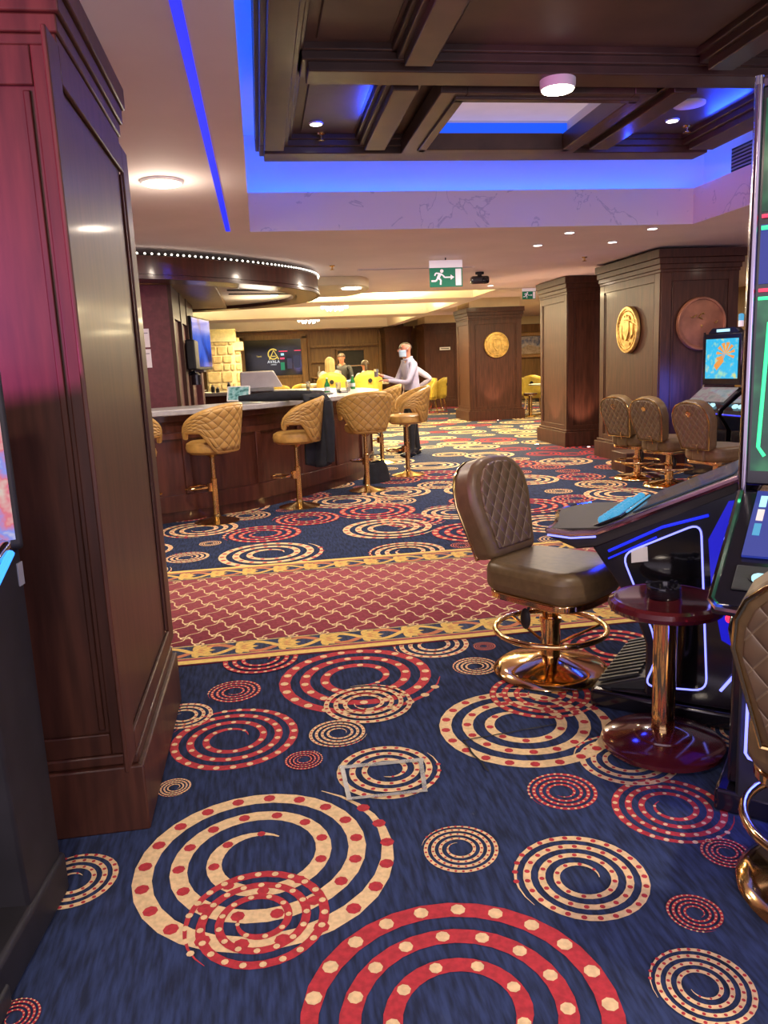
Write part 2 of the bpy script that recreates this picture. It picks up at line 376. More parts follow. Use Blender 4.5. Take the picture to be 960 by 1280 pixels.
SPIRALS = [(-0.098, 2.117, 0.407, 'c', 3.0, 1.0), (-0.105, 1.843, 0.204, 'r', 3.2, 2.7), (0.357, 1.437, 0.384, 'r', 3.0, 4.4), (0.78, 1.821, 0.194, 'c', 3.6, 6.1), (0.482, 2.019, 0.118, 'c', 4.2, 1.52), (0.893, 1.406, 0.12, 'c', 4.0, 3.22), (1.006, 1.627, 0.073, 'r', 4, 4.92), (1.222, 1.837, 0.073, 'r', 4, 0.34), (1.192, 2.082, 0.192, 'r', 3.6, 2.04), (0.894, 2.247, 0.119, 'r', 4, 3.74), (1.187, 2.395, 0.19, 'c', 3.6, 5.44), (0.917, 2.75, 0.364, 'c', 3.1, 0.86), (1.101, 2.992, 0.24, 'r', 3.6, 2.56), (0.349, 2.519, 0.195, 'c', 3.4, 4.26), (0.205, 2.841, 0.119, 'c', 4, 5.96), (0.057, 2.658, 0.073, 'r', 4, 1.38), (0.347, 3.084, 0.2, 'c', 3.8, 3.08), (0.361, 3.382, 0.394, 'r', 3.2, 4.78), (-0.214, 2.902, 0.272, 'r', 3.4, 0.2), (-0.422, 3.15, 0.135, 'c', 3.4, 1.9), (-0.215, 3.355, 0.123, 'r', 4, 3.6), (-0.396, 2.572, 0.062, 'c', 4, 5.3), (-0.635, 2.111, 0.131, 'c', 3.3, 0.72), (-0.654, 1.631, 0.059, 'r', 4, 2.42), (0.906, 3.356, 0.113, 'c', 4, 4.12), (-0.108, 3.723, 0.198, 'r', 3.4, 5.82), (0.768, 3.7, 0.205, 'c', 3.4, 1.24), (1.018, 3.608, 0.06, 'r', 4, 2.94), (1.641, 3.437, 0.27, 'r', 3.2, 4.64), (-0.023, 5.995, 0.435, 'c', 3.1, 0.06), (-0.077, 6.745, 0.362, 'r', 3.3, 1.76), (-0.633, 7.159, 0.374, 'c', 3.2, 3.46), (1.038, 6.616, 0.439, 'c', 3.1, 5.16), (0.33, 7.301, 0.339, 'r', 3.4, 0.58), (1.018, 5.696, 0.31, 'c', 3.2, 2.28), (1.3, 6.89, 0.318, 'r', 3.3, 3.98), (-0.676, 6.081, 0.183, 'c', 3.5, 5.68), (1.754, 7.124, 0.385, 'c', 3.2, 1.1)]
for s_ in SPIRALS: spiral(*s_)
used = [(s_[0], s_[1], s_[2]) for s_ in SPIRALS]
def scatter(x0, x1, y0, y1, sizes, tries, seg, dots):
    for R, kinds, turns in sizes:
        for _ in range(tries):
            x = random.uniform(x0, x1); y = random.uniform(y0, y1)
            if all((x - a) ** 2 + (y - b) ** 2 > ((R + c) * (.80 if R > .2 and c > .2 else 1.0)) ** 2 for a, b, c in used):
                used.append((x, y, R)); spiral(x, y, R, random.choice(kinds), turns, random.uniform(0, 6.28), None, seg, dots, random.choice((-1, 1)))
SZ = [(.42, 'cccr', 3.1), (.30, 'crr', 3.3), (.24, 'ccr', 3.6), (.16, 'ccr', 4), (.10, 'crr', 4)]
scatter(-2.6, 6.5, 5.7, 10.2, SZ, 140, 26, True)
scatter(-2.5, 8, 10.2, 18, SZ[:4], 170, 18, False)
scatter(0, 10, 18, 26, [(.42, 'cccr', 3.1), (.30, 'crr', 3.3)], 200, 14, False)
scatter(-2.2, 4.2, .2, 3.6, SZ[2:], 60, 26, True)
# worn seam in the pile
for a, b in (((.66, 2.66), (1.05, 2.70)), ((.66, 2.66), (.69, 2.42))):
    A = Vector(a); B = Vector(b); q = (B - A).normalized().orthogonal() * .004
    pts = [A.lerp(B, k / 8) + q * random.uniform(-1, 1) for k in range(9)]
    fl.add([(*(p + q * sgn), .0075) for p in pts for sgn in (-1, 1)], [(2 * i, 2 * i + 1, 2 * i + 3, 2 * i + 2) for i in range(8)], 3)
struct('floor', fl, ['navy', 'cc', 'cr', 'seam'], 'navy carpet woven with cream and red dotted spirals', 'floor', angle=180)

# burgundy runner across the aisle, chain lattice between two leaf borders
Y0, Y1, XA, XB = 3.735, 5.63, -2.4, 5.2
rn = MB(); rn.box(XA, XB, Y0, Y1, .0, .008)
zt = .0085
def strip(y0, y1, mi, z=zt): rn.add([(XA, y0, z), (XB, y0, z), (XB, y1, z), (XA, y1, z)], [(0, 1, 2, 3)], mi)
def border(yb, sg):
    e = lambda d: yb + sg * d
    q = lambda a, b, mi, z=zt: strip(min(e(a), e(b)), max(e(a), e(b)), mi, z)
    q(0, .048, 3); q(.048, .075, 0); q(.075, .262, 1); q(.075, .083, 2, zt + .0004); q(.252, .262, 2, zt + .0004); q(.262, .272, 1)
    mid = .168; per = .44; x = XA + .2
    def rib(fn, mi, wd, z):
        v = []; n = int((XB - XA) / .02)
        for i in range(n + 1):
            xx = XA + (XB - XA) * i / n; d = fn(xx); sl = (fn(xx + .005) - d) / .005; k = wd * math.sqrt(1 + sl * sl) * .5
            v += [(xx, e(mid + d - k), z), (xx, e(mid + d + k), z)]
        rn.add(v, [(2 * i, 2 * i + 1, 2 * i + 3, 2 * i + 2) for i in range(n)], mi)
    rib(lambda t: .066 * math.sin(2 * PI * t / per * 1.0), 4, .034, zt + .0006)
    rib(lambda t: -.066 * math.sin(2 * PI * t / per * 1.0 + .3), 2, .030, zt + .0009)
    while x < XB - .2:                                     # acanthus leaf: a spray of pointed lobes
        for k in range(7):
            a = (-75 + 25 * k) * PI / 180; L_ = .112 * (1 - .05 * abs(k - 3)); ca, sa = math.cos(a), math.sin(a)
            P_ = [(0, 0), (.35 * L_, .016), (.7 * L_, .021), (L_, 0), (.7 * L_, -.021), (.35 * L_, -.016)]
            rn.add([(x + p * ca - r * sa, e(mid + p * sa + r * ca), zt + .0012 + .0001 * k) for p, r in P_], [tuple(range(6))], 2)
        for k in range(3):
            a = (-30 + 30 * k) * PI / 180; ca, sa = math.cos(a), math.sin(a)
            P_ = [(0.02, 0), (.04, .006), (.075, 0), (.04, -.006)]
            rn.add([(x + p * ca - r * sa, e(mid + p * sa + r * ca), zt + .002) for p, r in P_], [tuple(range(4))], 4)
        x += per / 2
border(Y0, 1); border(Y1, -1)
cw, ch = .165, .240; ya, yb_ = Y0 + .275, Y1 - .275
ny = int((yb_ - ya) / (ch / 2)); nx = int((XB - XA) / cw)
def link(p, q, wd=.0085, amp=.016):
    P_ = Vector(p); Q_ = Vector(q); t = (Q_ - P_); nrm = Vector((-t.y, t.x)).normalized(); v = []; n = 8
    for i in range(n + 1):
        k = i / n; c = P_ + t * k + nrm * amp * math.sin(2 * PI * k); v += [(*(c + nrm * wd * .5), zt + .0004), (*(c - nrm * wd * .5), zt + .0004)]
    rn.add(v, [(2 * i, 2 * i + 1, 2 * i + 3, 2 * i + 2) for i in range(n)], 5)
for j in range(ny + 1):
    y = ya + j * ch / 2
    for i in range(nx + 1):
        x = XA + (i + (j % 2) * .5) * cw
        if x > XB - .1: continue
        n = 10; v = []
        for k in range(n):
            a = 2 * PI * k / n
            for r in (.60, 1): v.append((x + .030 * r * math.cos(a), y + .020 * r * math.sin(a), zt + .0007))
        rn.add(v, [(2 * k, 2 * k + 1, 2 * ((k + 1) % n) + 1, 2 * ((k + 1) % n)) for k in range(n)], 5)
        if j < ny:
            for sg in (-1, 1):
                if XA < x + sg * cw / 2 < XB: link((x, y), (x + sg * cw / 2, y + ch / 2))
tag(rn.build('carpet_runner', ['burg', 'navy', 'gold_c', 'yel_c', 'orange_c', 'cc'], angle=180), 'burgundy carpet strip with chain lattice and leaf borders crossing the navy floor', 'carpet')

tp = MB(); C4 = [(.19, 2.565), (.475, 2.552), (.448, 2.345), (.192, 2.352)]
for i in range(4):
    a = Vector(C4[i]); b = Vector(C4[(i + 1) % 4]); d = (b - a).normalized() * (.012 if i == 0 else .008); q = Vector((-d.y, d.x))
    pp = [a - d - q, b + d - q, b + d + q, a - d + q]
    tp.add([(p.x, p.y, .0078 + .0006 * i) for p in pp] + [(p.x, p.y, .0086 + .0006 * i) for p in pp], [(3, 2, 1, 0), (4, 5, 6, 7), (0, 1, 5, 4), (1, 2, 6, 5), (2, 3, 7, 6), (3, 0, 4, 7)])
tag(tp.build('floor_tape', 'tape'), 'rectangle of clear tape stuck over a cream spiral of the carpet', 'tape')

# ------------------------------------------------------------------ shell
ZC = 2.63
c_ = MB()
c_.box(-6.2, -.06, -2, 7.42, ZC, ZC + .08); c_.box(4.31, 11.2, -2, 7.42, ZC, ZC + .08); c_.box(-.06, .0, -2, 7.42, ZC, ZC + .004); c_.box(4.25, 4.31, -2, 7.42, ZC, ZC + .004); c_.box(0, 4.25, 7.36, 7.42, ZC, ZC + .004); c_.box(-6.2, 11.2, 7.42, 13.6, ZC, ZC + .08)
c_.box(4.45, 11.2, 13.6, 26.8, 2.84, 2.92); c_.box(4.25, 11.2, 13.55, 13.65, ZC, 2.92)
c_.box(4.2, 4.45, 13.6, 26.8, ZC, 3.1); c_.box(-6.2, 4.2, 15.2, 16.3, ZC, 3.1); c_.box(-6.2, 4.2, 19.6, 20.8, ZC, 3.1); c_.box(-6.2, 4.2, 25.6, 26.8, ZC, 3.1)
c_.box(-6.2, 4.45, 13.6, 26.8, 3.1, 3.16, 1)
c_.box(-6.2, 4.2, 13.55, 13.65, ZC, 3.1, 1)
struct('ceiling', c_, ['ceil', 'tray'], 'smooth pale ceiling with recessed trays', 'ceiling')
t_ = MB()
t_.box(-.06, 0, -2, 7.42, ZC + .004, 2.96); t_.box(0, 4.25, 7.36, 7.42, ZC + .004, 2.96); t_.box(4.25, 4.31, -2, 7.42, ZC + .004, 2.96)
struct('trim_1', t_, 'marble', 'veined pale marble band around the ceiling recess', 'trim')
t_ = MB()
t_.box(-.30, -.24, -2, 7.66, ZC + .08, 3.5); t_.box(-.3, 4.55, 7.60, 7.66, ZC + .08, 3.5); t_.box(4.49, 4.55, -2, 7.66, ZC + .08, 3.5); t_.box(-.3, 4.55, -2, 7.66, 3.5, 3.56)
rec = struct('ceiling_recess', t_, 'white', 'white upper recess of the ceiling washed with blue light', 'ceiling')
for i, (a, b, c2, d) in enumerate(((.02, 4.23, 7.46, 7.50), (-.14, -.10, .5, 7.4), (4.35, 4.39, .5, 7.4))):
    MB().box(a, b, c2, d, 2.90, 2.92).build('cove_light', 'bluecove', rec)
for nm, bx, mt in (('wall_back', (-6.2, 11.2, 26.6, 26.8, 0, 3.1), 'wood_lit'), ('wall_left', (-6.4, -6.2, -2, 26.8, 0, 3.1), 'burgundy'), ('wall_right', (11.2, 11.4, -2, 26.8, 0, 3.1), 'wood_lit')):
    struct(nm, MB().box(*bx), mt, {'wall_back': 'brown wood panelled wall at the far end', 'wall_left': 'burgundy side wall', 'wall_right': 'brown wood side wall'}[nm], 'wall')
struct('trim_2', MB().box(4.9, 11.2, 26.54, 26.6, 2.58, 2.84), 'tray', 'pale yellow frieze above the framed painting', 'trim')
# blue led slot in the low ceiling
sl = MB(); sl.box(-.212, -.172, -.5, 7.3, ZC - .004, ZC + .002)
tag(sl.build('led_strip', 'blue'), 'long straight blue light strip let into the ceiling beside the coffer', 'light strip')

# ------------------------------------------------------------------ coffered ceiling
cf = thing('ceiling_coffer', 'dark wood coffer with an open square hung in the blue lit recess', 'coffered ceiling', (0, 0, 2.95))
cx0, cx1, cy0, cy1 = .08, 3.66, -1.0, 6.33
def beam(x0, x1, y0, y1, name='beam', st=.06):
    b = MB(); b.box(x0, x1, y0, y1, 0, .2); b.box(x0 - st * .55, x1 + st * .55, y0 - st * .55, y1 + st * .55, .045, .2); b.box(x0 - st, x1 + st, y0 - st, y1 + st, .085, .2)
    b.build(name, 'wood_beam', cf, bevel=.006)
beam(cx0 + .06, cx1 - .06, 6.05, 6.27); beam(cx0 + .06, .28, cy0, 5.98); beam(3.40, cx1 - .06, cy0, 5.98)
beam(.36, 3.32, 4.44, 4.64, 'cross_beam'); beam(.36, 3.32, 1.7, 1.9, 'cross_beam')
for x in (.86, 2.58): beam(x, x + .15, 4.72, 5.97, 'cross_beam'); beam(x, x + .15, 1.98, 4.36, 'cross_beam')
fr = MB()
for a in ((1.14, 1.30, 4.72, 6.02), (2.33, 2.47, 4.72, 6.02), (1.30, 2.33, 4.72, 4.84), (1.30, 2.33, 5.86, 6.02)): fr.box(*a, -.01, .09)
for a in ((1.24, 1.30, 4.80, 5.92), (2.33, 2.39, 4.80, 5.92), (1.24, 2.39, 4.78, 4.84), (1.24, 2.39, 5.86, 5.92)): fr.box(*a, -.025, 0)
fr.build('opening_frame', 'wood_beam', cf, bevel=.006)
sk = MB(); sk.box(1.18, 1.22, 4.75, 6.0, .09, .22); sk.box(2.41, 2.45, 4.75, 6.0, .09, .22); sk.box(1.18, 2.45, 5.97, 6.0, .09, .22); sk.box(1.18, 2.45, 4.72, 4.75, .09, .22)
sk.build('light_shaft', 'white', cf)
MB().box(1.18, 2.45, 4.72, 6.0, .205, .25).build('shaft_lid', 'marble_glow', cf)  # lid given a glow in place of bounced light, it is no lamp
sb = MB(); sb.box(1.23, 2.40, 5.955, 5.965, .10, .185); sb.build('blue_light', glow('blue_shaft_led', (.0, .09, 1.), 1.1), cf)
pn = MB()
for a in ((.2, 1.0, 4.6, 6.1), (2.6, 3.5, 4.6, 6.1), (.2, 3.5, -1.0, 4.5), (1.0, 1.18, 4.6, 6.1), (2.43, 2.62, 4.6, 6.1)): pn.box(*a, .12, .16)
pn.build('panel', 'wood_panel', cf)
for x0, x1, y0, y1 in ((.40, .78, 4.76, 5.92), (2.80, 3.28, 4.76, 5.92), (.40, .78, 2.0, 4.32), (1.08, 2.5, 2.0, 4.32), (2.80, 3.28, 2.0, 4.32)):
    MB().box(x0, x1, y0, y1, .108, .125).build('raised_panel', 'wood_panel', cf, bevel=.008)
# vent on the recess wall
v = thing('ceiling_vent', 'dark slatted vent high in the blue recess by the slot machine', 'vent', (4.31, 6.5, 3.08))
b = MB(); b.box(-.0, .18, -.35, .35, -.10, .10); b.build('vent_body', 'blackm', v)
for k in range(6): MB().box(-.012, .0, -.33, .33, -.085 + k * .03, -.072 + k * .03).build('slat', 'greyd', v)

def disc_light(x, y, z, r, label, h=.035):
    o = thing('ceiling_light', label, 'ceiling light', (x, y, z))
    MB().lathe([(r, 0), (r, -h * .6), (r * .94, -h)], 32).build('rim', 'white', o)
    MB().lathe([(r * .90, -h), (r * .86, -h * 1.15), (.01, -h * 1.25)], 32).build('diffuser', 'lampw', o)
disc_light(-.535, 5.41, ZC, .135, 'round white ceiling light glowing beside the blue ceiling strip', .02)
disc_light(1.77, 4.53, 2.95, .10, 'round white lamp glowing on the dark coffer beam', .05)
def spot(x, y, z, label, group=None, r=.045):
    o = thing('downlight', label, 'downlight', (x, y, z), 0, group)
    MB().lathe([(r * 1.25, 0), (r * 1.2, -.008), (r, -.010)], 20).build('trim_ring', 'white', o)
    MB().lathe([(r, -.010), (.01, -.012)], 20).build('lens', 'lampw2', o)
    return o
g = 'square of four downlights before the dark columns'
spot(3.09, 8.5, ZC, 'far left one of the four downlights between coffer and dark columns', g)
spot(3.13, 7.7, ZC, 'near left one of the four downlights between coffer and dark columns', g)
spot(3.9, 8.38, ZC, 'far right one of the four downlights between coffer and dark columns', g)
spot(3.93, 7.55, ZC, 'near right one of the four downlights between coffer and dark columns', g)
spot(.467 * 1.06, 5.27 * 1.08, 3.055, 'small spotlight in the left blue panel of the coffer', None, .04)
spot(3.05, 5.60, 3.055, 'small spotlight in the right blue panel beside the round speaker', None, .04)
spot(3.87, 12.9, ZC, 'downlight behind the black ceiling camera', None)
spot(5.05, 15.5, 2.84, 'downlight in the ceiling by the second exit sign', None)
sp = thing('ceiling_speaker', 'round pale ceiling speaker in the right coffer panel', 'speaker', (2.98, 5.25, 3.058))
MB().lathe([(.105, 0), (.105, -.012), (.09, -.016)], 28).build('rim', 'white', sp); MB().lathe([(.09, -.012), (.01, -.014)], 28).build('mesh_cover', 'grille', sp)
for x, y, z, lb in ((.958, 9.85, ZC, 'small sprinkler head on the ceiling above the bar canopy'), (4.1, 9.6, ZC, 'small sprinkler head on the ceiling before the tall dark columns'), (.55, 5.95, 3.06, 'tiny sprinkler in the left coffer panel'), (3.25, 5.75, 3.06, 'tiny sprinkler in the right coffer panel'), (2.27, 9.2, ZC, None)):
    if not lb: continue
    o = thing('sprinkler', lb, 'sprinkler', (x, y, z))
    MB().lathe([(.035, 0), (.03, -.01), (.012, -.014), (.012, -.04)], 16).build('escutcheon', 'brass', o); MB().lathe([(.004, -.04), (.028, -.046), (.028, -.05), (.01, -.052)], 16).build('deflector', 'brass', o)
v = thing('slot_vent', 'long thin dark air slot in the ceiling behind the exit sign', 'vent', (2.1, 10.3, ZC))
MB().box(-.75, .75, -.03, .03, -.006, .02).build('slot', 'blackm', v); MB().box(-.77, .77, -.045, -.03, -.01, .0).build('lip', 'ceil', v); MB().box(-.77, .77, .03, .045, -.01, .0).build('lip', 'ceil', v)
cmr = thing('dome_camera', 'black security camera hanging from the ceiling right of the exit sign', 'camera', (3.13, 10.95, ZC))
MB().lathe([(.06, 0), (.06, -.03), (.03, -.035), (.03, -.06)], 20).build('mount', 'blackm', cmr)
b = MB(); b.box(-.13, .13, -.06, .06, -.16, -.055); b.build('housing', 'black', cmr, bevel=.03, seg=3)
b = MB(); b.ball((.06, -.05, -.12), .045); b.build('lens', 'scr_black', cmr)

# exit signs
def exit_sign(loc, rz, label, k=1.):
    o = thing('exit_sign', label, 'exit sign', loc, rz)
    b = MB(); b.box(-.20 * k, .20 * k, -.02, .02, -.085 * k, 0); b.build('lamp_housing', 'signw', o, bevel=.004)
    b = MB(); b.tube([(0, 0, 0), (0, 0, .03 if k == 1 else .18)], .008); b.build('hanger', 'blackm', o)
    b = MB(); b.box(-.20 * k, .20 * k, -.008, .008, -.305 * k, -.085 * k); b.build('panel', 'green', o)
    y = -.0105; P = lambda pts: MB().prism([(a * k, c * k - .195 * k) for a, c in pts], y, y + .003, 'y')
    P([(.115, -.095), (.185, -.095), (.185, .095), (.115, .095)]).build('door_symbol', 'signw', o)
    P([(-.02, -.008), (.055, -.008), (.055, -.03), (.10, 0), (.055, .03), (.055, .008), (-.02, .008)]).build('arrow', 'signw', o)
    mn = MB()
    def bar(a, c, w_): 
        A = Vector(a); B = Vector(c); q = (B - A).normalized(); q = Vector((-q.y, q.x)) * w_
        mn.prism([tuple((p) * k + Vector((0, -.195 * k))) for p in (A + q, B + q, B - q, A - q)], y, y + .003, 'y')
    mn.prism([(-.052 * k + .021 * k * math.cos(q * .5236), (.072 - .195) * k + .021 * k * math.sin(q * .5236)) for q in range(12)], y, y + .003, 'y')
    bar((-.07, .045), (-.10, -.01), .018); bar((-.07, .045), (-.035, .02), .008); bar((-.035, .02), (-.02, -.0), .008); bar((-.08, .045), (-.125, .05), .008); bar((-.125, .05), (-.14, .02), .008)
    bar((-.10, -.005), (-.065, -.03), .010); bar((-.065, -.03), (-.07, -.085), .010); bar((-.10, -.005), (-.125, -.04), .010); bar((-.125, -.04), (-.18, -.04), .010)
    mn.build('running_figure', 'signw', o)
    return o
exit_sign((2.265, 9.37, 2.60), 0, 'green exit sign with running figure and arrow hung from the ceiling')
exit_sign((4.92, 14.0, 2.66), 0, 'small distant green exit sign above the framed picture', .62)

# ------------------------------------------------------------------ columns
def column(x0, x1, y0, y1, ztop, label, zc=2.30, pl=.26, ov=.055, name='wooden_column', faces=('x', 'y'), neck=None, fwy=None):
    o = thing(name, label, 'column', ((x0 + x1) / 2, (y0 + y1) / 2, 0), 0, None, 'thing')
    hx, hy = (x1 - x0) / 2, (y1 - y0) / 2
    MB().box(-hx, hx, -hy, hy, 0, ztop).build('shaft', 'wood', o)
    b = MB(); b.box(-hx - ov, hx + ov, -hy - ov, hy + ov, 0, pl - .035); b.box(-hx - ov * .55, hx + ov * .55, -hy - ov * .55, hy + ov * .55, pl - .035, pl)
    b.build('plinth', 'wood', o, bevel=.006)
    b = MB(); h = ztop - zc
    for a, q0, q1 in ((.25, 0, .14), (.45, .14, .36), (.75, .36, .62), (1.1, .62, 1)): b.box(-hx - ov * a, hx + ov * a, -hy - ov * a, hy + ov * a, zc + h * q0, zc + h * q1)
    b.build('cornice', 'wood', o, bevel=.005)
    e = .014; fw = min(.13, hx * .3, hy * .3)
    for face in faces:
        b = MB(); hw = hy if face == 'x' else hx; fw = fwy if (fwy and face == 'y') else min(.13, hx * .3, hy * .3)
        def bx(a0, a1, z0, z1, d=e):
            if face == 'x': b.box(-hx - d, -hx, a0, a1, z0, z1)
            elif face == 'X': b.box(hx, hx + d, a0, a1, z0, z1)
            else: b.box(a0, a1, -hy - d, -hy, z0, z1)
        bx(-hw, -hw + fw, pl, zc); bx(hw - fw, hw, pl, zc); bx(-hw + fw, hw - fw, pl, pl + .07); bx(-hw + fw, hw - fw, zc - .10, zc)
        for q in (-1, 1):
            s0 = q * (hw - fw - .012); bx(min(s0, s0 - q * .02), max(s0, s0 - q * .02), pl + .08, zc - .11, e * .6)
        b.build('panel_frame', 'wood', o, bevel=.005)
    if neck:
        MB().box(-hx + .02, hx - .02, -hy + .02, hy - .02, ztop, neck).build('plaster_neck', 'cream', o)
    return o
column(-1.7, -.482, 2.37, 3.30, 2.50, 'tall dark mahogany pillar close by, under the blue ceiling strip', 2.29, .257, .036, 'wooden_pillar', ('X', 'y'), ZC, .06)
column(4.73, 5.72, 8.85, 10.5, 2.60, 'wide dark column with coin on its side and copper disc on its front', 2.34, .26, .06)
column(4.76, 5.42, 11.78, 12.95, 2.62, 'tall plain dark column, no disc, beside the wide one', 2.36, .27, .06)
column(4.88, 6.15, 18.06, 19.2, 2.62, 'warm lit column with a gold coin facing the aisle', 2.34, .26, .06, neck=2.84)
column(5.12, 6.2, 24.2, 25.4, 2.60, 'far column with a small white plaque, right of the men', 2.38, .26, .05, neck=2.84)
column(4.1, 4.95, 25.5, 26.4, 2.60, 'most distant wood column against the back wall', 2.38, .26, .05)
pq = thing('door_plaque', 'small white plaque on the far wood column', 'sign', (5.75, 24.18, 1.82)); MB().box(-.17, .17, -.012, .0, -.045, .045).build('plate', 'paper', pq, bevel=.003); MB().box(-.13, .13, -.014, -.012, -.012, .012).build('lettering', 'blackm', pq)

def medallion(loc, rz, r, mt, label, relief=True):
    o = thing('medallion', label, 'wall medallion', loc, rz)
    b = MB(); X = Matrix.Rotation(PI / 2, 4, 'X'); b.X = X
    b.lathe([(r, 0), (r, .03), (r * .97, .045), (r * .90, .045), (r * .88, .032), (.01, .036 if relief else .06)], 48); b.build('disc', mt, o)
    if relief:
        b = MB(); b.X = X
        b.tube([(r * .80 * math.cos(2 * PI * k / 144), r * .80 * math.sin(2 * PI * k / 144), .034) for k in range(144)], [r * (.012 + .022 * abs(math.sin(PI * k / 4))) for k in range(144)], 8, True)
        b.build('crest_beading', mt, o)
        b = MB()
        b.prism(fillet([(-.3 * r, .38 * r), (.3 * r, .38 * r), (.28 * r, -.1 * r), (0, -.5 * r), (-.28 * r, -.1 * r)], r * .08), -.055, -.03, 'y')
        b.prism(fillet([(-.34 * r, .42 * r), (-.2 * r, .62 * r), (-.1 * r, .48 * r), (0, .66 * r), (.1 * r, .48 * r), (.2 * r, .62 * r), (.34 * r, .42 * r)], r * .03), -.05, -.03, 'y')
        for q in (-1, 1):
            b.prism(fillet([(q * .34 * r, .3 * r), (q * .62 * r, .25 * r), (q * .60 * r, -.2 * r), (q * .36 * r, -.42 * r), (q * .40 * r, -.05 * r)], r * .05), -.048, -.03, 'y')
        b.prism([(-.35 * r, -.55 * r), (.35 * r, -.55 * r), (.30 * r, -.66 * r), (-.30 * r, -.66 * r)], -.048, -.03, 'y')
        b.build('crest_relief', mt, o, bevel=.006)
    else:
        b = MB(); random.seed(3)
        for k in range(5):
            a = random.uniform(0, 6.28); d = random.uniform(.1, .55) * r; p = [(d * math.cos(a) + i * .03 * r * 2 * math.cos(a + 1), -.062, d * math.sin(a) + .05 * r * math.sin(i * 1.3 + k)) for i in range(5)]
            b.tube(p, .006, 6)
        b.build('scored_relief', 'coin', o)
    return o
medallion((5.53, 18.045, 1.755), 0, .30, 'coin', 'round gold coin relief on the warm lit column')
medallion((4.716, 9.61, 1.72), -PI / 2, .295, 'coin', 'gold coin relief seen edge-on on the wide dark column')
medallion((5.24, 8.835, 1.735), 0, .315, 'copper', 'large copper coloured disc behind the distant slot screen', False)
for x, y in ((5.45, 17.75), (5.0, 11.5), (5.55, 23.9), (4.45, 12.3)):
    o = thing('floor_uplight', 'small floor light shining up the %s' % {17.75: 'coin column', 11.5: 'tall plain column front', 23.9: 'far plaque column', 12.3: 'tall plain column side'}[y], 'floor light', (x, y, 0))
    MB().lathe([(.06, .0), (.06, .012), (.045, .014)], 20).build('bezel', 'chrome', o); MB().lathe([(.044, .013), (.005, .015)], 16).build('lens', 'lampw2', o)
    lamp('uplight_lamp', 'SPOT', (x, y, .05), 60, (1, .60, .42), .03, (x + (.2 if y == 12.3 else 0), y + (.13 if y != 12.3 else 0), 1.2), 1.2)

# ------------------------------------------------------------------ bar
OUT = spline([(-3.2, 7.2), (-2.2, 7.28), (-1.07, 7.56), (-.26, 7.97), (.2, 8.42), (.68, 9.0), (1.10, 9.62), (1.38, 10.3), (1.47, 11.1), (1.25, 12.1), (.45, 13.0), (-.9, 13.45), (-2.2, 13.5), (-3.2, 13.5)], 6)
bar = thing('bar_counter', 'curved dark wood bar with a grey stone top', 'bar counter', (0, 0, 0))
b = MB(); ring(b, OUT, offset(OUT, -.42), .12, 1.03); b.build('body', 'barwood', bar)
b = MB(); ring(b, offset(OUT, .0), offset(OUT, -.3), 0, .12); b.build('plinth', 'barwood', bar)
b = MB(); ring(b, offset(OUT, .03), offset(OUT, -.01), .10, .26); ring(b, offset(OUT, .025), offset(OUT, -.01), .80, .86); ring(b, offset(OUT, .06), offset(OUT, -.01), .97, 1.03); b.build('moulding', 'barwood', bar, bevel=.006)
b = MB(); ring(b, offset(OUT, .14), offset(OUT, -.55), 1.03, 1.085); b.build('worktop', 'grey_top', bar, bevel=.008)
for i in range(8, 60, 6):
    p = OUT[i]; t = (OUT[i + 1] - OUT[i - 1]).normalized(); a = math.atan2(t.y, t.x)
    MB().box(-.035, .035, -.02, .02, .26, .80).build('stile', 'barwood', bar, loc=(p.x + t.y * .003, p.y - t.x * .003, 0), rot=(0, 0, a), bevel=.005)
# canopy over the bar
CAN = spline([(-3.2, 7.6), (-2.2, 7.75), (-1.16, 8.02), (-.46, 8.45), (.2, 9.1), (.60, 9.65), (.80, 10.25), (.80, 10.95), (.62, 11.6), (.1, 12.2), (-.7, 12.6), (-2, 12.7), (-3.2, 12.7)], 6)
cn = thing('bar_canopy', 'curved brown canopy hanging over the bar', 'canopy', (0, 0, 0))
INN = offset(CAN, -.30)
b = MB(); ring(b, CAN, INN, 2.33, 2.55); b.build('fascia', 'barwood', cn, bevel=.006)
b = MB(); ring(b, offset(CAN, .02), offset(CAN, -.02), 2.33, 2.355); ring(b, offset(CAN, .015), offset(CAN, -.02), 2.375, 2.385); ring(b, offset(INN, .02), offset(INN, -.03), 2.33, 2.375); b.build('moulding', 'barwood', cn)
b = MB(); b.prism([(p.x, p.y) for p in INN], 2.375, 2.42); b.build('soffit_panel', 'cream', cn)
b = MB(); b.box(-3.0, -.42, 8.6, 12.1, 2.335, 2.38); b.build('dropped_panel', 'wood_lit', cn, bevel=.01)
b = MB(); b.tube([(-.32, 9.7, 2.36), (.45, 9.9, 2.36)], .008); b.tube([(-.32, 10.2, 2.36), (.48, 10.4, 2.36)], .008); b.build('rail', 'blackm', cn)
lst = thing('light_string', 'string of tiny white lights along the canopy top edge', 'string lights', (0, 0, 2.556))
bd = MB().ball((0, 0, 0), .011, n=8); LP = offset(CAN, .012); first = None; acc = 0
for i in range(9, 48):
    for k in (0, .5):
        p = LP[i].lerp(LP[i + 1], k)
        if first is None: first = bd.build('bulb', 'bead', lst, loc=(p.x, p.y, .01))
        else:
            q = first.copy(); COL.objects.link(q); q.location = (p.x, p.y, .01)
b = MB(); b.tube([(p.x, p.y, .002) for p in LP[9:48]], .004, 6); b.build('wire', 'blackm', lst)
for x, y, lb in ((-.15, 9.5, 'downlight under the canopy above the tablet'), (.25, 10.6, 'downlight under the canopy near its rounded end')): spot(x, y, 2.375, lb, None, .05)
